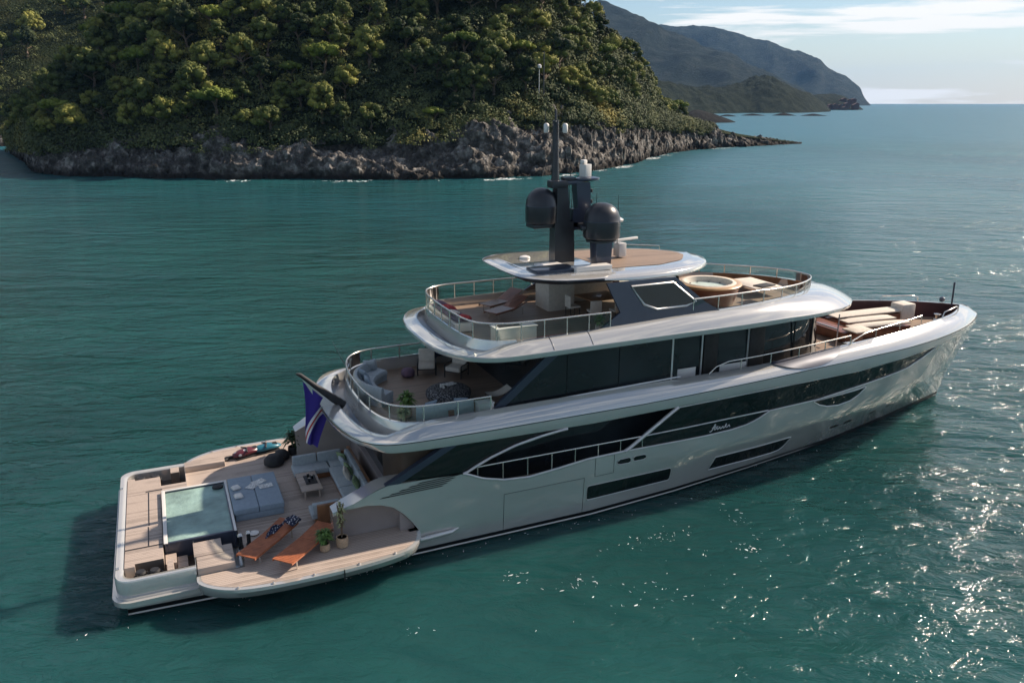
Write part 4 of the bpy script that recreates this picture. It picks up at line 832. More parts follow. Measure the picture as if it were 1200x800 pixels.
MB().box((17.2, 1.5, 7.5), (1.2, 1.3, 1.9), 0, .08).build('stair_house', 'cream', yacht)
m_ = MB(); m_.grid([[(20.6, -2.9, 6.67), (20.2, -2.9, 8.55)], [(20.9, 0, 6.67), (20.5, 0, 8.55)], [(20.6, 2.9, 6.67), (20.2, 2.9, 8.55)]]); m_.build('windbreak', 'rail_glass', yacht, 30)
# hardtop
HR = Ring([(14.0, 0), (14.02, 1.0), (14.15, 1.9), (14.7, 2.55), (15.6, 2.95), (17.5, 3.02), (19.5, 2.88), (21.2, 2.35), (22.5, 1.45), (23.05, .65), (23.2, 0)], 7)
hx = HR.r[:, 0]; HZ = np.interp(hx, [14, 15.5, 23], [.03, .0, -.12]); HB = np.interp(hx, [14, 16.6, 18.4, 23.2], [8.77, 8.75, 8.60, 8.62])+HZ
m_ = MB(); loft(m_, [HR.pts(.75, 8.56+HZ), HR.pts(.35, 8.58+HZ), HR.pts(.08, HB-.02), HR.pts(0.0, HB)]); m_.sheet([(p[0], p[1], p[2]) for p in HR.pts(.74, 8.56+HZ)]+[(p[0], -p[1], p[2]) for p in HR.pts(.74, 8.56+HZ)[-2:0:-1]])
ik = int(np.searchsorted(hx, 17.0)); loft(m_, [HR.pts(-.004, HB), HR.pts(-.004, 8.80+HZ)], 0, ik)
m_.build('hardtop_underside', 'navy', yacht, 40)
m_ = MB(); loft(m_, [HR.pts(0.0, HB), HR.pts(.0, np.maximum(HB, 8.74+HZ)), HR.pts(.05, 8.80+HZ), HR.pts(.3, 8.85+HZ), HR.pts(.6, 8.875+HZ*.7)]); P = HR.pts(.59, 8.875+HZ*.7)
for s in (1, -1): m_.grid([[(p[0], s*p[1], p[2]), (p[0], s*p[1]*.5, 8.90+(p[2]-8.875)), (p[0], 0, 8.91+(p[2]-8.875))] for p in P])
hd = m_.build('hardtop', 'paint', yacht, 40)
dk = [(17.6, -1.9), (20.0, -1.95), (21.4, -1.35), (22.1, -.5), (22.2, 0), (22.1, .5), (21.4, 1.35), (20, 1.95), (17.6, 1.9)]
hz_ = lambda x: float(np.interp(x, [14, 15.5, 23], [.03, 0, -.12]))*.7+8.915
m_ = MB()
for a, b in zip(dk[:4], dk[:4:-1]): pass
xs = np.linspace(17.6, 22.15, 16); yw = [float(np.interp(x, [17.6, 20, 21.4, 22.1, 22.2], [1.9, 1.9, 1.35, .5, .3])) for x in xs]
m_.grid([[(x, y*t_, hz_(x)-abs(t_)*.022+.004) for t_ in (-1, -.5, 0, .5, 1)] for x, y in zip(xs, yw)]); m_.build('roof_pad', 'teak2', hd, 0)
m_ = MB(); xs = np.linspace(14.6, 16.6, 6)
for (ya, yb) in ((-1.9, -.9), (.9, 1.9)): m_.grid([[(x, ya, hz_(x)+.004-abs(ya)*.02), (x, yb, hz_(x)+.004-abs(yb)*.02)] for x in xs])
0
for (x, y, a, b, hh) in ((15.6, -1.45, 1.7, .95, .10), (17.0, -1.9, 1.5, .45, .18), (15.9, -.5, 1.0, .5, .06)): MB().box((x, y, hz_(x)+hh/2-.03), (a, b, hh), 0, .02).build('roof_hatch', 'navy' if hh < .15 and b > .55 else 'white', hd)
MB().lathe([(.02, 0), (.22, .0), (.2, .07), (.08, .11)], (15.6, 1.0, hz_(15.6)), 16).build('antenna_puck', 'white', hd)
MB().tube([(20.6, 2.0, hz_(20)-.05), (20.6, 2.0, hz_(20)+.12), (22.0, 1.15, hz_(22)+.12), (22.0, 1.15, hz_(22)-.05)], .02, 6).build('grab_rail', 'steel', hd)
# --- mast
ms = MB(); hexa = lambda mb, x0, x1, y_, z0, X0, X1, Y_, z1: mb.add([(x0, -y_, z0), (x1, -y_, z0), (x1, y_, z0), (x0, y_, z0), (X0, -Y_, z1), (X1, -Y_, z1), (X1, Y_, z1), (X0, Y_, z1)], [(0, 1, 5, 4), (1, 2, 6, 5), (2, 3, 7, 6), (3, 0, 4, 7), (4, 5, 6, 7), (0, 1, 2, 3)])
hexa(ms, 16.3, 17.15, .26, 8.85, 16.3, 17.1, .24, 10.45); hexa(ms, 16.35, 16.95, .24, 10.45, 16.4, 16.85, .2, 11.8); ms.box((16.5, 0, 11.86), (.7, .5, .3), 0, .08); mast = ms.build('mast', 'mast', yacht, 30)
MB().tube([(16.4, 0, 11.9), (16.4, 0, 12.3), (16.38, 0, 14.2)], [.18, .13, .12], 10).build('pole', 'mast', mast, 50)
MB().tube([(16.38, 0, 14.2), (16.38, 0, 14.55), (16.38, 0, 14.6)], [.05, .04, .01], 8).build('masthead', 'mast', mast, 50)
MB().box((16.38, 0, 14.16), (.12, .85, .05), -.6, .01).build('yard', 'mast', mast)
for s in (1, -1): MB().lathe([(.07, 0), (.10, .04), (.10, .30), (.05, .35)], (16.38+s*.25, -s*.28, 13.74), 12).build('camera_dome', 'white', mast, 50)
f_ = MB(); hexa(f_, 17.05, 17.95, .2, 10.1, 17.1, 17.85, .2, 10.9); hexa(f_, 17.3, 17.85, .2, 10.9, 17.2, 17.8, .2, 11.9); f_.box((17.3, 0, 10.3), (1.3, .4, .3), 0, .06); f_.box((17.1, 0, 11.9), (1.0, .36, .16), 0, .05); f_.build('radar_column', 'navy', mast, 30)
MB().lathe([(.3, 0), (.46, .05), (.46, .12), (.25, .17)], (17.75, 0, 11.93), 20, sx=1.15, sy=.75).build('radar_platform', 'navy', mast, 50)
MB().box((17.68, 0, 12.33), (.34, .34, .48), .3, .03).build('searchlight_base', 'white', mast); MB().box((17.6, 0, 12.66), (.26, .18, .16), .5, .05).build('searchlight', 'white', mast)
MB().box((16.95, 0, 12.04), (.5, .3, .14), 0, .03).build('light_bracket', 'mast', mast)
for k in range(4): MB().tube([(16.9+.1*k, .21, 10.5), (16.95+.1*k, .24, 11.2), (16.85+.12*k, .2, 11.85)], .014, 4).build('cable', 'rubber', mast)
for (x, y, z, hh) in ((16.1, -.4, 11.7, .9), (18.1, .3, 12.0, .8), (17.2, .3, 11.95, 1.1)): MB().tube([(x, y, z), (x, y, z+hh)], [.016, .007], 5).build('whip_antenna', 'mast', mast)
for (x, y, z, r, nm) in ((15.95, .25, 10.40, .62, 0), (17.75, -1.25, 9.92, .70, 1)):
    MB().lathe([(r*.6, 0), (r*.95, .0), (r*.97, .03), (r, .06), (r, .64), (r, .66), (r*.98, .68), (r*.95, .83), (r*.86, 1.0), (r*.71, 1.14), (r*.5, 1.25), (r*.25, 1.31), (.02, 1.33)], (x, y, z), 36).build('satellite_dome', 'mast', mast, 50)
    MB().lathe([(r*1.004, .64), (r*1.004, .67)], (x, y, z), 36).build('dome_seam', 'navy', mast, 50)
MB().box((15.95, .25, 10.30), (1.0, .75, .16), 0, .06).build('dome_bracket', 'mast', mast)
pd = MB(); pd.box((17.75, -1.25, 9.32), (.62, .5, .9), 0, .03, taper=1.12); pd.build('dome_pedestal', 'navy', mast); MB().lathe([(.35, 0), (.5, .04), (.5, .1), (.3, .14)], (17.75, -1.25, 9.76), 20, sx=1.2).build('dome_base', 'mast', mast, 50)
MB().box((17.2, -.75, 10.3), (.25, 1.1, .18), -.35, .05).build('dome_bracket', 'mast', mast)
MB().lathe([(.05, 0), (.34, .03), (.36, .1), (.2, .2), (.05, .23)], (19.2, .25, 10.25), 20).build('radome', 'trim', mast, 50); MB().box((18.7, .15, 10.24), (1.1, .14, .08), .1, .02).build('radome_arm', 'mast', mast)
MB().box((19.25, -.15, 9.2), (.36, .42, .55), .1, .05).build('radar_motor', 'white', mast); MB().box((19.35, -.15, 9.58), (1.7, .12, .10), .25, .03).build('radar_scanner', 'white', mast); MB().box((18.6, .0, 9.12), (.3, .5, .4), .1, .03).build('horn_box', 'dark', mast)
for (x, y, z, hh) in ((18.35, .25, 10.9, .5), (18.9, -.5, 9.5, 1.9), (16.1, .3, 14.1, .5)): MB().tube([(x, y, z), (x, y, z+hh)], [.018, .008], 5).build('whip_antenna', 'mast', mast)
for z in (10.7, 11.1, 11.5): MB().lathe([(.05, 0), (.07, .02), (.07, .12), (.03, .14)], (17.90, -.1, z), 8).build('navigation_lamp', 'rubber', mast)
# --- jacuzzi
jz = MB(); cx, cy = 23.55, -.35
jz.lathe([(1.0, 0), (1.08, .0), (1.30, .70), (1.32, .80)], (cx, cy, 6.67), 48, caps=False); jac = jz.build('jacuzzi', 'mahog', yacht, 50)
MB().lathe([(1.0, -.02), (1.36, -.02), (1.40, .03), (1.36, .08), (1.10, .09), (1.06, .05)], (cx, cy, 7.46), 48, caps=False).build('tub_rim', M.setdefault('honey', mat('honey_wood', (.52, .33, .17), .35, 0, .15, 2, coat=.3)), jac, 50)
ins = MB(); vs = []; prof = [(1.16, .085), (1.10, .13), (1.0, .11), (.9, -.15), (.55, -.2), (.5, -.5)]
for (r, z) in prof:
    for k in range(40): a = 2*math.pi*k/40; vs.append((cx+r*math.cos(a), cy+r*math.sin(a), 7.46+z))
ins.add(vs, [(i*40+k, i*40+(k+1) % 40, (i+1)*40+(k+1) % 40, (i+1)*40+k) for i in range(len(prof)-1) for k in range(40)]); ins.add([vs[5*40+k] for k in range(40)], [tuple(range(40))]); ins.build('tub_shell', 'cream', jac, 50)
MB().lathe([(.02, 0), (.92, .0), (.92, .01)], (cx, cy, 7.34), 40).build('tub_water', M.setdefault('tubw', mat('clear_pale_water', (.55, .66, .62), .05, 0, .1, 2, bump=.02, bscale=5, ior=1.33)), jac, 0)
for a in (.3, .9, 1.5, 2.1, 2.7, -.4): MB().lathe([(.03, 0), (.05, .02), (.02, .03)], (cx+.82*math.cos(a), cy+.82*math.sin(a), 7.37), 8).build('jet', 'rubber', jac)
# --- forward: cut-out recess in the bulwark cap, side deck rails
m_ = MB()
for s in (1, -1):
    us = np.linspace(24.3, 28.2, 26); P = []
    for u in us:
        i = np.interp(u, ux, np.arange(len(ux))); i0 = int(i); f = i-i0; q0 = U_.pts(0, Kr)[i0]; q1 = U_.pts(0, Kr)[min(i0+1, len(ux)-1)]; y = q0[1]*(1-f)+q1[1]*f
        T_ = float(np.interp(u, ux, Tr)); K_ = float(np.interp(u, ux, Kr)); dp = math.sin((u-24.3)/3.9*math.pi)**.7; zl = T_-(T_-K_-.02)*dp; row = []
        for q in np.linspace(0, 1, 4):
            z = T_+.012-(T_-zl)*q; tt = (T_-z+.012)/(T_-K_+1e-6); row.append((u, s*(y-.6*(1-tt)+.075*math.sin(min(1, max(0, tt))*math.pi)+.02), z+.03*math.sin(min(1, max(0, tt))*math.pi)+.012))
        P.append(row)
    m_ = MB(); m_.grid(P)
    m_.build('bulwark_recess', 'navy', yacht, 40)
for s in (1, -1):
    P = [(21.3, s*3.72), (21.75, s*3.72), (22.4, s*3.72), (23.7, s*3.71), (25.9, s*3.62), (27.5, s*3.5), (28.8, s*3.4)]
    rail('side_deck_rail', cr_spline(P, 4), lambda x: np.interp(x, [21.3, 21.6, 22.2, 23.7, 28.8], [4.78, 5.02, 5.17, 5.2, 5.36]), lambda x: np.interp(x, [21, 24, 26, 29], [4.74, 4.78, 4.88, 5.0]), yacht, 6, .028)
    P = [(28.9, s*3.38), (29.6, s*3.25), (30.5, s*3.05), (32.5, s*2.7), (34.2, s*2.35)]
    rail('foredeck_rail', cr_spline(P, 4), lambda x: np.interp(x, [28.9, 29.8, 34.2], [5.1, 5.3, 5.42]), lambda x: np.interp(x, [28, 32, 35], [4.98, 5.05, 5.06]), yacht, 4, .026, mats='steel')
    MB().tube([(36.2, s*1.85, 5.0), (36.3, s*1.85, 5.25), (37.8, s*1.3, 5.25), (38.1, s*1.18, 5.15), (38.1, s*1.18, 4.95)], .03, 6).build('bow_rail', 'steel', yacht, 60)
    MB().box((28.9, s*3.25, 4.95), (.5, .3, .1), 0, .04).build('fairlead', 'steel', yacht)
# lining of the bow bulwark, red-brown
i = int(np.searchsorted(ux, 29.5)); m_ = MB(); loft(m_, [U_.pts(Ir+.085, Tr-.02), U_.pts(Ir+.085, Tr*0+4.16)], i); m_.build('bow_lining', M.setdefault('lining', mat('dark_red_brown_lining', (.07, .03, .03), .4, 0, .2, 2)), yacht, 40)
# foredeck lounge: built-in seats, raised boxes, front glass coaming
m_ = MB(); m_.box((34.3, .95, 4.42), (4.4, .75, .5), -.06, .06); m_.box((33.2, -.9, 4.4), (3.4, .45, .45), -.1, .05); m_.box((31.4, .2, 4.4), (1.1, 2.8, .45), 0, .05); m_.build('foredeck_seat_base', 'mahog', yacht)
for (x, y, a, b, rz) in ((34.4, .95, 4.6, .82, -.06), (33.4, -.05, 3.0, .62, -.08), (33.1, -.95, 3.5, .5, -.1), (31.5, -1.3, 1.2, .9, 0)): MB().cushion((x, y, 4.78), (a, b, .2), rz).build('foredeck_sunpad', 'cream', yacht)
MB().box((36.6, .75, 4.66), (.9, .8, .9), 0, .1).build('windlass_cover', 'cream', yacht)
MB().lathe([(.18, 0), (.2, .1), (.1, .2), (.1, .35), (.18, .42)], (37.9, -.25, 4.2), 16).build('windlass', 'steel', yacht); MB().box((37.6, 1.55, 4.55), (.1, .7, .25), -.5, .02).build('bow_grating', 'white', yacht)
MB().tube([(39.15, 0, 4.9), (39.12, 0, 6.1)], .045, 8).build('jack_staff', 'navy', yacht, 60)
MB().lathe([(.1, 0), (.14, .06), (.14, .2), (.03, .26)], (39.5, .85, 4.86), 10).build('bow_light', 'navy', yacht)
MB().box((29.9, -1.6, 4.95), (.04, .04, 1.6), 0, 0).build('awning_post', 'trim', yacht); MB().box((30.3, .4, 4.9), (.05, 3.2, .06)).build('front_coaming', 'steel', yacht)
# --- ensign staff
st_ = MB(); P = [(7.9, 4.25), (7.55, 4.55), (6.9, 5.15), (6.42, 5.62), (6.30, 5.66)]
st_.tube([(x, 0, z) for x, z in P], [.16, .15, .10, .07, .04], 8); st_.build('ensign_staff', 'rubber', yacht, 50)
MB().add([(7.9, -.02, 4.1), (7.2, -.02, 4.15), (6.85, -.02, 4.75), (6.45, -.02, 5.52), (7.0, -.02, 5.02), (7.9, .02, 4.1), (7.2, .02, 4.15), (6.85, .02, 4.75), (6.45, .02, 5.52), (7.0, .02, 5.02)], [(0, 1, 2, 3, 4), (5, 6, 7, 8, 9), (0, 1, 6, 5), (1, 2, 7, 6), (2, 3, 8, 7), (3, 4, 9, 8), (4, 0, 5, 9)]).build('staff_fin', 'paint', yacht, 20)
MB().tube([(8.7, 2.7, 4.6), (8.15, 2.75, 5.9)], [.02, .012], 5).build('whip_antenna', 'mast', yacht)
# ------------------------------------------------------------------ loose things on the decks
# flag: blue with a white and red diagonal cross, hanging from the staff
fm = bpy.data.materials.new('ensign_cloth'); fm.use_nodes = True; t = fm.node_tree; b = t.nodes['Principled BSDF']; b.inputs['Roughness'].default_value = .8
uv = N(t, 'ShaderNodeUVMap'); sp = N(t, 'ShaderNodeSeparateXYZ'); L(t, uv.outputs[0], sp.inputs[0])
def mth(op, a, bb=None):
    q = N(t, 'ShaderNodeMath', operation=op)
    for i, w in enumerate((a, bb)):
        if w is None: continue
        if isinstance(w, (int, float)): q.inputs[i].default_value = w
        else: L(t, w, q.inputs[i])
    return q.outputs[0]
d1 = mth('ABSOLUTE', mth('SUBTRACT', sp.outputs[0], sp.outputs[1])); d2 = mth('ABSOLUTE', mth('SUBTRACT', mth('ADD', sp.outputs[0], sp.outputs[1]), 1.0)); dm = mth('MINIMUM', d1, d2)
wht = mth('LESS_THAN', d1, .13); rd = mth('LESS_THAN', d1, .035)
m1 = N(t, 'ShaderNodeMixRGB'); m1.inputs[1].default_value = (.035, .02, .22, 1); m1.inputs[2].default_value = (.75, .72, .72, 1); L(t, wht, m1.inputs[0])
m2 = N(t, 'ShaderNodeMixRGB'); m2.inputs[2].default_value = (.5, .05, .04, 1); L(t, m1.outputs[0], m2.inputs[1]); L(t, rd, m2.inputs[0]); L(t, m2.outputs[0], b.inputs['Base Color'])
V = []; F = []; UVs = []; nu, nv = 14, 22
for i in range(nu):
    for j in range(nv):
        a, q = i/(nu-1), j/(nv-1); z = 5.35-q*2.35-a*.85*(1-q)-.15*a; x = 6.50+a*(.95 - .60*q)+.04*math.sin(q*5); y = .09*math.sin(a*9+q*2)*(.4+a)+.12*a*math.sin(q*4)
        V.append((x-6.5, y, z-5.35)); UVs.append((a*.9+.05, 1-q))
F = [(i*nv+j, (i+1)*nv+j, (i+1)*nv+j+1, i*nv+j+1) for i in range(nu-1) for j in range(nv-1)]
fo = fast_mesh('flag', V, F, fm, smooth=True); ul = fo.data.uv_layers.new(name='uv')
for l in fo.data.loops: ul.data[l.index].uv = UVs[l.vertex_index]
fo.location = (6.5, -.03, 5.35); tag(fo, 'blue flag with white and red diagonals hanging from the stern staff', 'flag')

def leafy(mb, c, h, r, n, sz, R, droop=.3):
    for k in range(n):
        a = R.uniform(0, 6.28); el = R.uniform(.2, 1); L_ = r*R.uniform(.5, 1.1); p = Vector(c)+Vector((0, 0, h*R.uniform(.2, .9)))
        d = Vector((math.cos(a)*el, math.sin(a)*el, R.uniform(-.1, .9))).normalized(); e = p+d*L_; w = d.cross(Vector((0, 0, 1))).normalized()*sz*R.uniform(.7, 1.3); m = p+d*L_*.55+Vector((0, 0, .04)); e.z -= droop*L_
        mb.add([p, m+w, e, m-w], [(0, 1, 2, 3)])
    return mb
def potted(name, label, x, y, z, pr, ph, hgt, r, n, sz, lf, potm='pot', seed=1, stems=4):
    R = random.Random(seed); t = thing(name, label, 'potted plant', (x, y, z))
    p = MB().lathe([(pr*.7, 0), (pr*.95, .03), (pr, ph*.6), (pr*.92, ph), (pr*.8, ph), (pr*.78, ph-.03)], (x, y, z), 18).build('pot', potm, t, 50); MB().lathe([(.01, 0), (pr*.8, 0), (pr*.8, .01)], (x, y, z+ph-.04), 14).build('soil', 'soil', p, 0)
    s = MB()
    for k in range(stems): a = R.uniform(0, 6.28); s.tube([(x, y, z+ph-.04), (x+math.cos(a)*.05, y+math.sin(a)*.05, z+ph+hgt*.5), (x+math.cos(a)*.12, y+math.sin(a)*.12, z+ph+hgt*.9)], [.018, .014, .006], 5)
    s.build('stem', 'bark', t); leafy(MB(), (x, y, z+ph), hgt, r, n, sz, R).build('foliage', lf, t, 0); return t
potted('potted_plant', 'bushy green plant in a pale pot beside the forward orange lounger', 6.18, -4.25, 1.01, .17, .26, .35, .38, 130, .06, 'leaf', seed=2)
potted('potted_plant', 'tall thin reedy plant in a woven pot against the hull opening', 6.75, -4.22, 1.01, .20, .36, 1.3, .22, 120, .03, 'dryleaf', seed=3, stems=9)
potted('potted_palm', 'dark spiky palm in a pot on the far side of the beach deck', 6.45, 3.75, 1.01, .2, .35, .5, .55, 120, .045, 'leafd', 'rubber', seed=4)
# sun loungers on the beach deck
def lounger(name, label, a, b, z, w, mats='orange', group=None, raise_=.0, legm='steel'):
    a, b = Vector((*a, 0)), Vector((*b, 0)); d = (b-a); Ln = d.length; d.normalize(); n = Vector((-d.y, d.x, 0)); rz = math.atan2(d.y, d.x); t = thing(name, label, 'lounger', (a.x, a.y, z), group)
    def P(u, v, h): q = a+d*(u*Ln)+n*v; return (q.x, q.y, z+h)
    prof = [(0, .33), (.02, .36), (.55, .36), (.6, .37), (.98, .37+raise_), (1, .35+raise_)]
    sl = MB()
    for (u0, u1) in ((0, .58), (.585, 1.0)):
        hh = lambda u: .36 if u <= .58 else .36+(u-.58)/.42*raise_
        k = int((u1-u0)*Ln/.075)
        for i in range(k):
            ua = u0+(u1-u0)*i/k; ub = ua+(u1-u0)/k*.86; sl.add([P(ua, -w/2, hh(ua)), P(ub, -w/2, hh(ub)), P(ub, w/2, hh(ub)), P(ua, w/2, hh(ua)), P(ua, -w/2, hh(ua)-.03), P(ub, -w/2, hh(ub)-.03), P(ub, w/2, hh(ub)-.03), P(ua, w/2, hh(ua)-.03)], [(0, 1, 2, 3), (4, 5, 6, 7), (0, 1, 5, 4), (1, 2, 6, 5), (2, 3, 7, 6), (3, 0, 4, 7)])
        o = sl.build('seat' if u0 == 0 else 'backrest', mats, t, 0); sl = MB()
    f = MB()
    for s in (-1, 1): f.tube([P(0, s*(w/2-.02), .30), P(.58, s*(w/2-.02), .31), P(1, s*(w/2-.02), .30+raise_*.6)], .025, 6)
    f.build('frame', mats, t, 50)
    for u in (.12, .85):
        for s in (-1, 1): MB().tube([P(u, s*(w/2-.05), .31), P(u, s*(w/2-.05), 0)], .025, 6).build('leg', legm, t, 50)
    return t
lounger('sun_lounger', 'orange slatted lounger with patterned towel, nearer the pool', (3.75, -4.22), (5.35, -2.55), 1.01, .72, raise_=.1)
lounger('sun_lounger', 'orange slatted lounger with a sunlit foot end, beside the potted plants', (4.75, -4.95), (6.45, -3.3), 1.01, .74, raise_=.1)
tw = MB(); R = random.Random(5)
G = []
for i in range(12):
    row = []
    for j in range(9): u, v = i/11, j/8; row.append((4.75+u*.75-.35*v+.0, -3.15+u*.55+v*-.62+.62*.5+.0, 1.44+.045*math.sin(u*9+v*5)+.03*math.sin(v*13)-(.07 if v in (0, 1) else 0)))
    G.append(row)
tw.grid(G); tag(tw.build('towel', 'pattern', None, 60), 'navy and white patterned towel thrown over the orange lounger', 'towel')
tag(MB().cushion((5.42, -2.88, 1.56), (.5, .36, .2), .8, .3).build('cushion', 'pattern'), 'navy patterned cushion at the head of the orange lounger', 'cushion')
# sun pad
t = thing('sun_pad', 'square blue-grey upholstered sun pad between pool and sofa', 'daybed', (4.5, .1, 1.0))
MB().box((4.55, .12, 1.12), (1.62, 2.6, .24), 0, .03).build('base', 'cushb', t)
for x in (4.12, 4.97): MB().box((x, .12, 1.35), (.84, 2.66, .22), 0, .05, 3).build('mattress', 'cushb', t)
for (x, y, r) in ((3.95, .55, .16), (4.0, .05, .18)): pass
def sm(name, label, cat, mb, m_='white', sm_=50): return tag(mb.build(name, m_, None, sm_), label, cat)
sm('towel_roll', 'rolled white towel on the pool edge of the sun pad, the farther of two', 'towel', MB().cushion((3.93, .42, 1.53), (.3, .26, .16), .3))
sm('towel_roll', 'rolled white towel on the pool edge of the sun pad, the nearer of two', 'towel', MB().cushion((3.95, -.28, 1.53), (.3, .3, .16), .1))
for (x, y, rz, lb) in ((4.75, .72, .5, 'open magazine farthest forward on the blue sun pad'), (4.95, .28, .1, 'open magazine on the forward half of the blue sun pad'), (4.5, .45, .9, 'open magazine lying nearest the seam of the blue sun pad')):
    q = MB(); c, s = math.cos(rz), math.sin(rz)
    q.grid([[(x+u*c-v*s, y+u*s+v*c, 1.467+.02*math.sin(abs(u)*9)) for v in (-.17, .17)] for u in (-.24, -.12, -.01, 0, .01, .12, .24)]); sm('magazine', lb, 'magazine', q, 'paper', 0)
sm('plate', 'white round dish left on the deck beside the pool', 'dish', MB().lathe([(.08, 0), (.17, .03), (.17, .045), (.05, .02)], (4.2, -2.25, 1.01), 20))
sm('speaker', 'black oval float in the far forward corner of the pool', 'float', MB().lathe([(.08, 0), (.16, .03), (.16, .09), (.05, .12)], (3.35, 1.2, 1.27), 16, sx=1.2), 'rubber')
for (x, y, lb) in ((3.98, -2.9, 'slim dark lantern beside the near corner of the pool, farther forward'), (3.72, -2.98, 'slim dark lantern touching the near corner of the pool')):
    q = thing('lantern', lb, 'lantern', (x, y, 1.0)); MB().box((x, y, 1.02), (.17, .17, .04)).build('base', 'rubber', q); MB().box((x, y, 1.25), (.12, .12, .40)).build('glass', 'glass2', q); MB().box((x, y, 1.47), (.17, .17, .05), 0, .01, taper=.6).build('lid', 'steel', q)
# U-shaped sofa
t = thing('corner_sofa', 'large U-shaped grey-blue sofa facing the beach deck pool', 'sofa', (7.2, -.3, 1.0))
MB().box((8.33, -.33, 1.40), (.14, 4.5, .78), 0, .03).build('back_frame', 'wood', t)
MB().box((7.25, 1.90, 1.33), (2.1, .12, .62), 0, .03).build('side_frame', 'wood', t); MB().box((7.3, -2.58, 1.40), (2.05, .12, .76), 0, .03).build('side_frame', 'wood', t)
for (x, y, a, b) in ((7.85, -.33, .85, 3.6), (6.95, 1.45, 1.5, .8), (6.95, -2.15, 1.5, .75)): MB().box((x, y, 1.12), (a, b, .2), 0, .02).build('base', 'wood', t)
for (x, y, a, b) in ((7.8, .55, .85, 1.0), (7.8, -.35, .85, .85), (7.8, -1.25, .85, .9), (7.85, 1.45, .8, .8), (6.75, 1.42, 1.35, .82), (6.75, -2.12, 1.3, .76), (7.8, -2.12, .8, .76)): MB().box((x, y, 1.32), (a-.02, b-.02, .2), 0, .05, 3).build('seat_cushion', 'cush', t)
for (y, b) in ((1.0, 1.1), (0, .95), (-1.0, .95), (-1.95, .9)): MB().box((8.17, y, 1.62), (.18, b, .44), 0, .06, 3, ry=.12).build('back_cushion', 'cush', t)
for x in (6.6, 7.55): MB().box((x, 1.78, 1.56), (.92, .17, .42), 0, .06, 3).build('back_cushion', 'cush', t); MB().box((x, -2.46, 1.60), (.92, .17, .42), 0, .06, 3).build('back_cushion', 'cush', t)
for k, (x, y, rz, m_2, lb) in enumerate(((7.95, 1.2, .5, 'greenf', 'green cushion in the far back corner of the U-shaped sofa'), (7.9, .75, .2, 'cush', 'pale cushion next to the green one in the sofa corner'), (7.95, .1, .1, 'greenf', 'leaf-green cushion in the middle of the sofa back'), (7.8, -.25, -.2, 'cream', 'cream cushion propped before the green one mid sofa'), (7.95, -1.15, -.3, 'greenf', 'striped green cushion at the near end of the sofa back'))):
    tag(MB().cushion((x, y, 1.66), (.46, .46, .18), rz, 0, 1.15).build('cushion', m_2), lb, 'cushion')
t = thing('coffee_table', 'long low wooden table with dark tray inside the U-shaped sofa', 'table', (6.4, .2, 1.0)); MB().box((6.48, .3, 1.36), (.75, 1.7, .05), 0, .015).build('table_top', 'teak', t)
for x in (6.22, 6.74):
    for y in (-.45, 1.05): MB().box((x, y, 1.17), (.05, .05, .33)).build('leg', 'teak', t)
q = thing('tray', 'dark square tray with glasses on the low table', 'tray', (6.55, .35, 1.39)); MB().box((6.55, .3, 1.40), (.42, .75, .03), 0, .008).build('tray_base', 'rubber', q)
for (x, y) in ((6.48, .1), (6.62, .3), (6.5, .5)): MB().lathe([(.03, 0), (.045, .02), (.05, .14)], (x, y, 1.42), 10).build('tumbler', 'glass2', q)
# far side of the beach deck
sm('bean_bag', 'black bean bag on the deck below the dark palm, nearer one', 'bean bag', MB().lathe([(.25, 0), (.36, .08), (.36, .25), (.22, .42), (.05, .46)], (5.6, 3.0, 1.01), 18, sx=1.1), 'rubber')
sm('bean_bag', 'black bean bag beside the dark palm, farther one', 'bean bag', MB().lathe([(.22, 0), (.32, .08), (.32, .22), (.2, .36), (.05, .40)], (5.95, 3.45, 1.01), 18), 'rubber')
def toy(label, x, y, rz, shell):
    q = thing('water_scooter', label, 'water toy', (x, y, 1.01)); m = Matrix.Translation((x, y, 1.16)) @ Matrix.Rotation(rz, 4, 'Z'); vs = []; prof = [(-.6, .02, 0), (-.55, .14, .0), (-.3, .24, .02), (.1, .26, .05), (.4, .2, .02), (.58, .1, 0), (.62, .02, 0)]
    for (u, r, z) in prof:
        for k in range(14): a = 2*math.pi*k/14; vs.append(m @ Vector((u, r*math.cos(a), z+r*.55*math.sin(a))))
    MB().add(vs, [(i*14+k, i*14+(k+1) % 14, (i+1)*14+(k+1) % 14, (i+1)*14+k) for i in range(6) for k in range(14)]).build('shell', shell, q, 60)
    MB().tube([m @ Vector((-.1, -.3, .14)), m @ Vector((0, 0, .2)), m @ Vector((-.1, .3, .14))], .03, 6).build('handle', 'rubber', q, 60); MB().box(m @ Vector((.28, 0, .13)), (.3, .2, .06), rz, .02).build('display', 'rubber', q); MB().box(m @ Vector((0, 0, -.12)), (1.0, .5, .06), rz, .02).build('skid', 'rubber', q)
toy('red, white and black water scooter lying on the far wing', 4.7, 4.35, .3, M.setdefault('toyred', voro('red_white_black_shell', (.5, .5, .5), (.10, .02, .03), 5, .3, .3)))
toy('cyan blue water scooter lying on the far wing, next to the red one', 5.5, 4.5, .15, 'cyan')
q = thing('dive_shoes', 'small pile of black dive fins at the aft end of the far wing', 'fins', (3.9, 4.2, 1.01)); MB().cushion((3.8, 4.15, 1.06), (.4, .16, .08), .4).build('fin', 'rubber', q); MB().cushion((4.0, 4.3, 1.07), (.36, .16, .1), .1).build('fin', 'rubber', q)
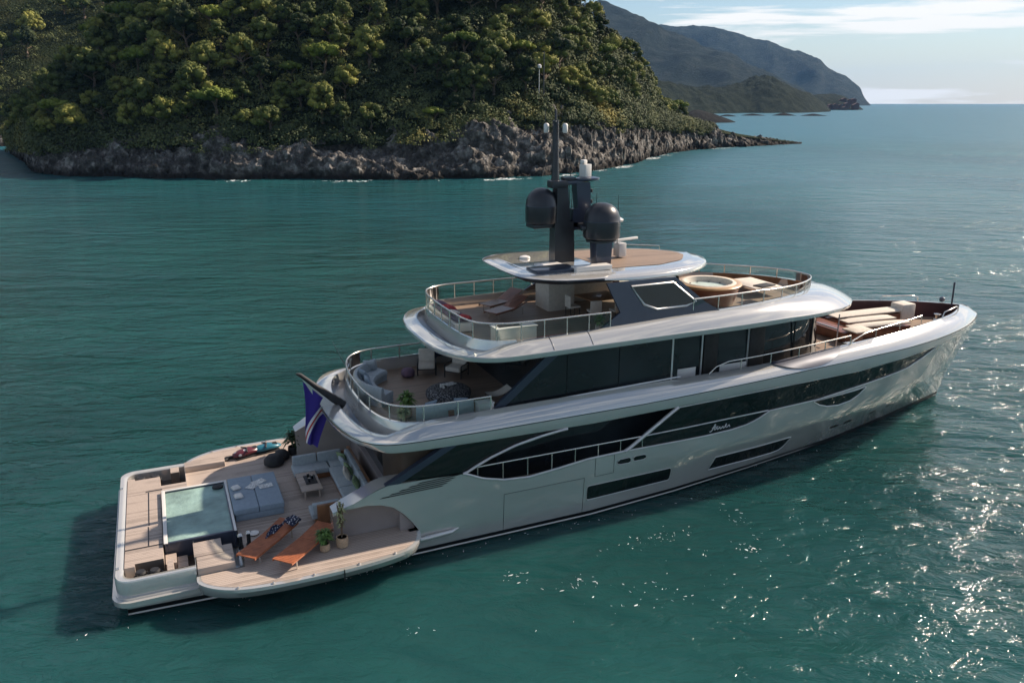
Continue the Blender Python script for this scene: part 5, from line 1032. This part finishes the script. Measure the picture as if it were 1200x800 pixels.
# upper deck aft
def arc_sofa(label, cx, cy, r, a0, a1, z, m_, nc, depth=.75):
    t = thing('curved_sofa', label, 'sofa', (cx+r*math.cos((a0+a1)/2), cy+r*math.sin((a0+a1)/2), z)); an = np.linspace(a0, a1, 14)
    def sw(prof, A=an):
        mb = MB(); P = [[(cx+rr*math.cos(a), cy+rr*math.sin(a), z+zz) for rr, zz in prof+[prof[0]]] for a in A]; mb.grid(P); mb.add(P[0][:-1], [tuple(range(len(prof)))]); mb.add(P[-1][:-1], [tuple(range(len(prof)))]); return mb
    sw([(r-.05, .0), (r-.05, .22), (r-depth, .22), (r-depth, 0)]).build('base', m_, t, 30)
    for k in range(nc):
        A = np.linspace(a0+(a1-a0)*(k+.02)/nc, a0+(a1-a0)*(k+.98)/nc, 6); sw([(r-.2, .22), (r-.2, .38), (r-.26, .42), (r-depth-.0, .42), (r-depth-.05, .36), (r-depth-.05, .24)], A).build('seat_cushion', m_, t, 40)
    sw([(r, .02), (r+.02, .5), (r, .72), (r-.06, .77), (r-.14, .74), (r-.22, .42), (r-.2, .02)]).build('backrest', m_, t, 50); return t
arc_sofa('curved grey sofa along the aft rail of the upper deck', 10.9, .9, 2.35, math.radians(118), math.radians(222), 4.16, 'cush', 4)
arc_sofa('curved pale sofa with its back to the near rail of the upper deck', 10.9, .2, 3.35, math.radians(250), math.radians(286), 4.16, 'cush', 3)
for (x, y, rz, lb, m_2) in ((9.55, 2.6, 1.0, 'grey cushion standing at the port end of the aft curved sofa', 'cush'), (9.05, 1.5, .3, 'striped grey cushion on the aft curved sofa, middle one', 'cushb'), (9.0, .6, -.1, 'striped grey cushion on the aft curved sofa, nearest one', 'cushb'), (10.3, -2.75, 1.9, 'slate cushion on the aft end of the near curved sofa', 'cushb'), (11.4, -2.85, 1.3, 'slate cushion on the forward end of the near curved sofa', 'cushb')):
    tag(MB().cushion((x, y, 4.78), (.5, .5, .18), rz, 0, 1.1).build('cushion', m_2), lb, 'cushion')
t = thing('ottoman', 'large oval patterned dark grey ottoman on the upper deck', 'ottoman', (11.7, -.7, 4.16)); MB().lathe([(.62, 0), (.8, .06), (.86, .2), (.84, .34), (.74, .42), (.4, .45), (.02, .455)], (11.7, -.7, 4.17), 32, sx=1.0, sy=.95).build('cover', 'ottoman', t, 60)
tag(MB().box((11.85, -.45, 4.65), (.42, .3, .03), .3, .008).build('book', 'paper'), 'pale book lying on the patterned ottoman', 'book')
sm('vase', 'small cluster of white candles on the patterned ottoman', 'candles', MB().lathe([(.05, 0), (.05, .12)], (11.45, -.6, 4.62), 10).lathe([(.04, 0), (.04, .09)], (11.57, -.5, 4.62), 10).lathe([(.045, 0), (.045, .07)], (11.5, -.75, 4.62), 10))
def armchair(label, x, y, rz, m_='cream'):
    t = thing('armchair', label, 'armchair', (x, y, 4.16)); c, s = math.cos(rz), math.sin(rz); P = lambda u, v, h: (x+u*c-v*s, y+u*s+v*c, 4.16+h)
    MB().box(P(.05, 0, .36), (.68, .66, .18), rz, .05, 3).build('seat', m_, t); MB().box(P(-.32, 0, .66), (.16, .66, .56), rz, .06, 3, ry=-.2).build('backrest', m_, t)
    for v in (-.37, .37): MB().tube([P(-.3, v, 0), P(-.3, v, .52), P(.32, v, .52), P(.36, v, 0)], .025, 6).build('arm_frame', 'rubber', t, 50)
    MB().box(P(0, 0, .24), (.66, .7, .04), rz, .01).build('seat_frame', 'rubber', t); return t
armchair('pale armchair on the far side of the upper deck, farther aft of two', 11.9, 2.55, -1.9); armchair('pale armchair half hidden under the sun deck overhang', 12.9, 1.7, -2.4)
t = thing('side_table', 'plum coloured pouf beside the pale armchair on the upper deck', 'pouf', (11.05, 2.4, 4.16)); MB().lathe([(.2, 0), (.27, .05), (.28, .22), (.2, .32), (.02, .34)], (11.05, 2.4, 4.17), 20).build('cover', 'fabricp', t, 60)
potted('potted_plant', 'bushy green plant between the two curved sofas', 9.75, -1.85, 4.17, .18, .3, .45, .42, 150, .06, 'leaf', seed=8)
potted('potted_plant', 'yellow-green plant at the near aft corner of the upper deck rail', 9.35, -2.75, 4.17, .16, .26, .4, .35, 110, .05, 'dryleaf', seed=9)
tag(MB().box((10.9, -3.3, 4.5), (.2, .1, .5), 0, .02).build('leather_strap', 'mahog'), 'brown leather panel on the back of the near curved sofa', 'panel')
t = thing('side_chair', 'pale sling chair by the diagonal strut on the upper deck', 'chair', (13.2, -1.9, 4.16)); MB().grid([[(12.75+u*.9, -2.2+v*.5, 4.62-.12*math.sin(u*3.1)+.18*u) for v in (0, 1)] for u in np.linspace(0, 1, 9)]).build('sling', 'cream', t, 60)
for (a, b) in ((12.8, -2.2), (12.8, -1.7), (13.55, -2.2), (13.55, -1.7)): MB().tube([(a, b, 4.17), (a, b, 4.62)], .018, 5).build('leg', 'steel', t)
t = thing('side_cabinet', 'white cabinet standing inside the near rail of the upper deck', 'cabinet', (12.3, -3.2, 4.16)); MB().box((12.15, -3.22, 4.5), (.55, .4, .65), 0, .02).build('body', 'white', t); MB().box((12.15, -3.22, 4.84), (.6, .44, .03), 0, .008).build('top', 'white', t)
# sun deck
lounger('deck_lounger', 'orange-brown wooden lounger on the sun deck, nearer the rail stern', (13.85, .4), (15.6, 1.25), 6.67, .66, 'mahog', raise_=.35)
lounger('deck_lounger', 'orange-brown wooden lounger on the sun deck behind the other one', (14.1, 1.6), (15.9, 2.45), 6.67, .66, 'mahog', raise_=.35)
t = thing('bar_unit', 'white boxy bar unit inside the near aft rail of the sun deck', 'cabinet', (13.4, -2.85, 6.66)); MB().box((13.4, -2.9, 7.02), (1.5, .62, .68), 0, .03).build('body', 'white', t); MB().box((13.4, -2.9, 7.38), (1.56, .68, .04), 0, .01).build('worktop', 'white', t); MB().box((13.2, -2.9, 7.41), (.8, .35, .015)).build('hob', 'dark', t)
t = thing('corner_bench', 'curved aft bench on the sun deck with red and plum cushions', 'bench', (12.4, .8, 6.66)); MB().box((12.35, .9, 6.85), (.7, 3.2, .34), .0, .05).build('base', 'white', t); MB().cushion((12.4, .9, 7.08), (.66, 3.1, .14)).build('seat_cushion', 'fabricp', t)
for (x, y, m_2, lb) in ((12.35, 1.9, 'fabricp', 'plum cushion at the far end of the sun deck bench'), (12.45, 1.1, 'redf', 'red cushion on the sun deck aft bench'), (12.35, .3, 'cream', 'pale folded towel on the sun deck aft bench'), (12.5, -.5, 'redf', 'red and white cushion at the near end of the sun deck bench')): tag(MB().cushion((x, y, 7.2), (.5, .42, .18), rnd.uniform(0, 1), .2, .3).build('cushion', m_2), lb, 'cushion')
t = thing('dining_table', 'varnished wooden dining table under the sun deck hardtop', 'table', (18.3, -.4, 6.66)); MB().box((18.3, -.3, 7.40), (1.6, 1.3, .05), .1, .03).build('table_top', M.setdefault('honeyd', mat('orange_wood', (.36, .17, .07), .35, 0, .25, 3, coat=.3)), t); MB().lathe([(.3, 0), (.3, .03), (.07, .06), (.07, .7), (.2, .73)], (18.3, -.3, 6.67), 16).build('pedestal', 'rubber', t, 40)
for (x, y, rz, lb) in ((17.5, -1.3, 1.4, 'dining chair at the aft near corner of the sun deck table'), (18.4, -1.5, 1.6, 'dining chair in the middle of the near side of the sun deck table'), (19.2, -1.3, 1.9, 'dining chair at the forward near corner of the sun deck table'), (17.1, -.3, 0, 'dining chair at the aft head of the sun deck table')):
    q = thing('dining_chair', lb, 'chair', (x, y, 6.66)); c, s = math.cos(rz), math.sin(rz); P = lambda u, v, h: (x+u*c-v*s, y+u*s+v*c, 6.67+h); MB().box(P(0, 0, .44), (.46, .46, .07), rz, .02).build('seat', 'cream', q); MB().box(P(-.22, 0, .68), (.05, .46, .42), rz, .02).build('backrest', 'cream', q)
    for u in (-.2, .2):
        for v in (-.2, .2): MB().tube([P(u, v, 0), P(u, v, .42)], .018, 5).build('leg', 'rubber', q)
t = thing('bar_counter', 'cream bar counter along the far side under the hardtop', 'bar', (18.6, 2.2, 6.66)); MB().box((19.1, 2.2, 7.2), (2.2, .6, 1.05), 0, .03).build('body', 'cream', t); MB().box((19.1, 2.2, 7.75), (2.3, .7, .05), 0, .01).build('top', 'wood', t)
potted('potted_plant', 'tall dark leafy plant against the navy side panel of the sun deck', 19.5, -2.2, 6.67, .2, .4, .8, .5, 220, .055, 'leafd', 'cream', seed=12)
potted('potted_plant', 'low plant with pale flowers by the near rail of the sun deck', 17.0, -2.6, 6.67, .16, .25, .3, .32, 90, .05, 'leaf', 'cream', seed=13)
tag(MB().cushion((15.6, -2.9, 6.75), (2.6, .5, .12)).build('sun_mat', 'redf'), 'red mat laid along the near rail of the sun deck', 'mat')
tag(MB().cushion((26.6, .4, 7.05), (1.5, 2.2, .2)).build('sun_mat', 'cream'), 'cream sun mat on the deck in front of the jacuzzi', 'mat')
tag(MB().box((26.0, -1.0, 7.3), (.9, .5, .06), .2, .02).build('serving_tray', 'dark'), 'dark tray on the ledge forward of the jacuzzi', 'tray')
# foam by the rocks and waterline, with sun glints modelled as white flecks
H1p = [(H1.r[i, 0], H1.r[i, 1]) for i in range(len(H1.r))]
R = random.Random(4); pts = []
for i in range(60, 150):
    x, y = H1p[i]; w = max(0, noise.noise(Vector((i*.21, 2, 0))))*2.6
    if i < 68: w *= .6
    d = math.hypot(x-CAM.x, y-CAM.y); pts.append((x-(x-CAM.x)/d*2.6, y-(y-CAM.y)/d*2.6, 1.2, .8, int(30*w), .5))
foam('shore_foam', pts, 'white wash where the sea breaks on the rocks', 3)
foam('painted_glints_and_foam', [(11.9, -6.6, .38, .22, 16, .045), (13.2, -7.7, .45, .25, 24, .05), (14.6, -8.9, .75, .35, 16, .04), (17.2, -6.5, .9, .2, 50, .03), (21.0, -6.5, .22, .8, 26, .045), (19.9, -8.4, .3, .3, 22, .05), (19, -8.0, 1.0, .3, 12, .04), (8.2, -7.9, .35, .3, 8, .035), (16.5, -9.6, 1.4, .4, 30, .04), (14, -4.45, 5, .1, 60, .03), (26, -3.1, 2.2, .12, 24, .03), (4.5, -4.5, 2, .1, 24, .03), (23.5, -9.0, 2.2, 1.4, 60, .028), (25, -12, 3, 2, 50, .028)], 'white flecks painted as sun glints, and bits of foam, on the water beside the hull', 6)
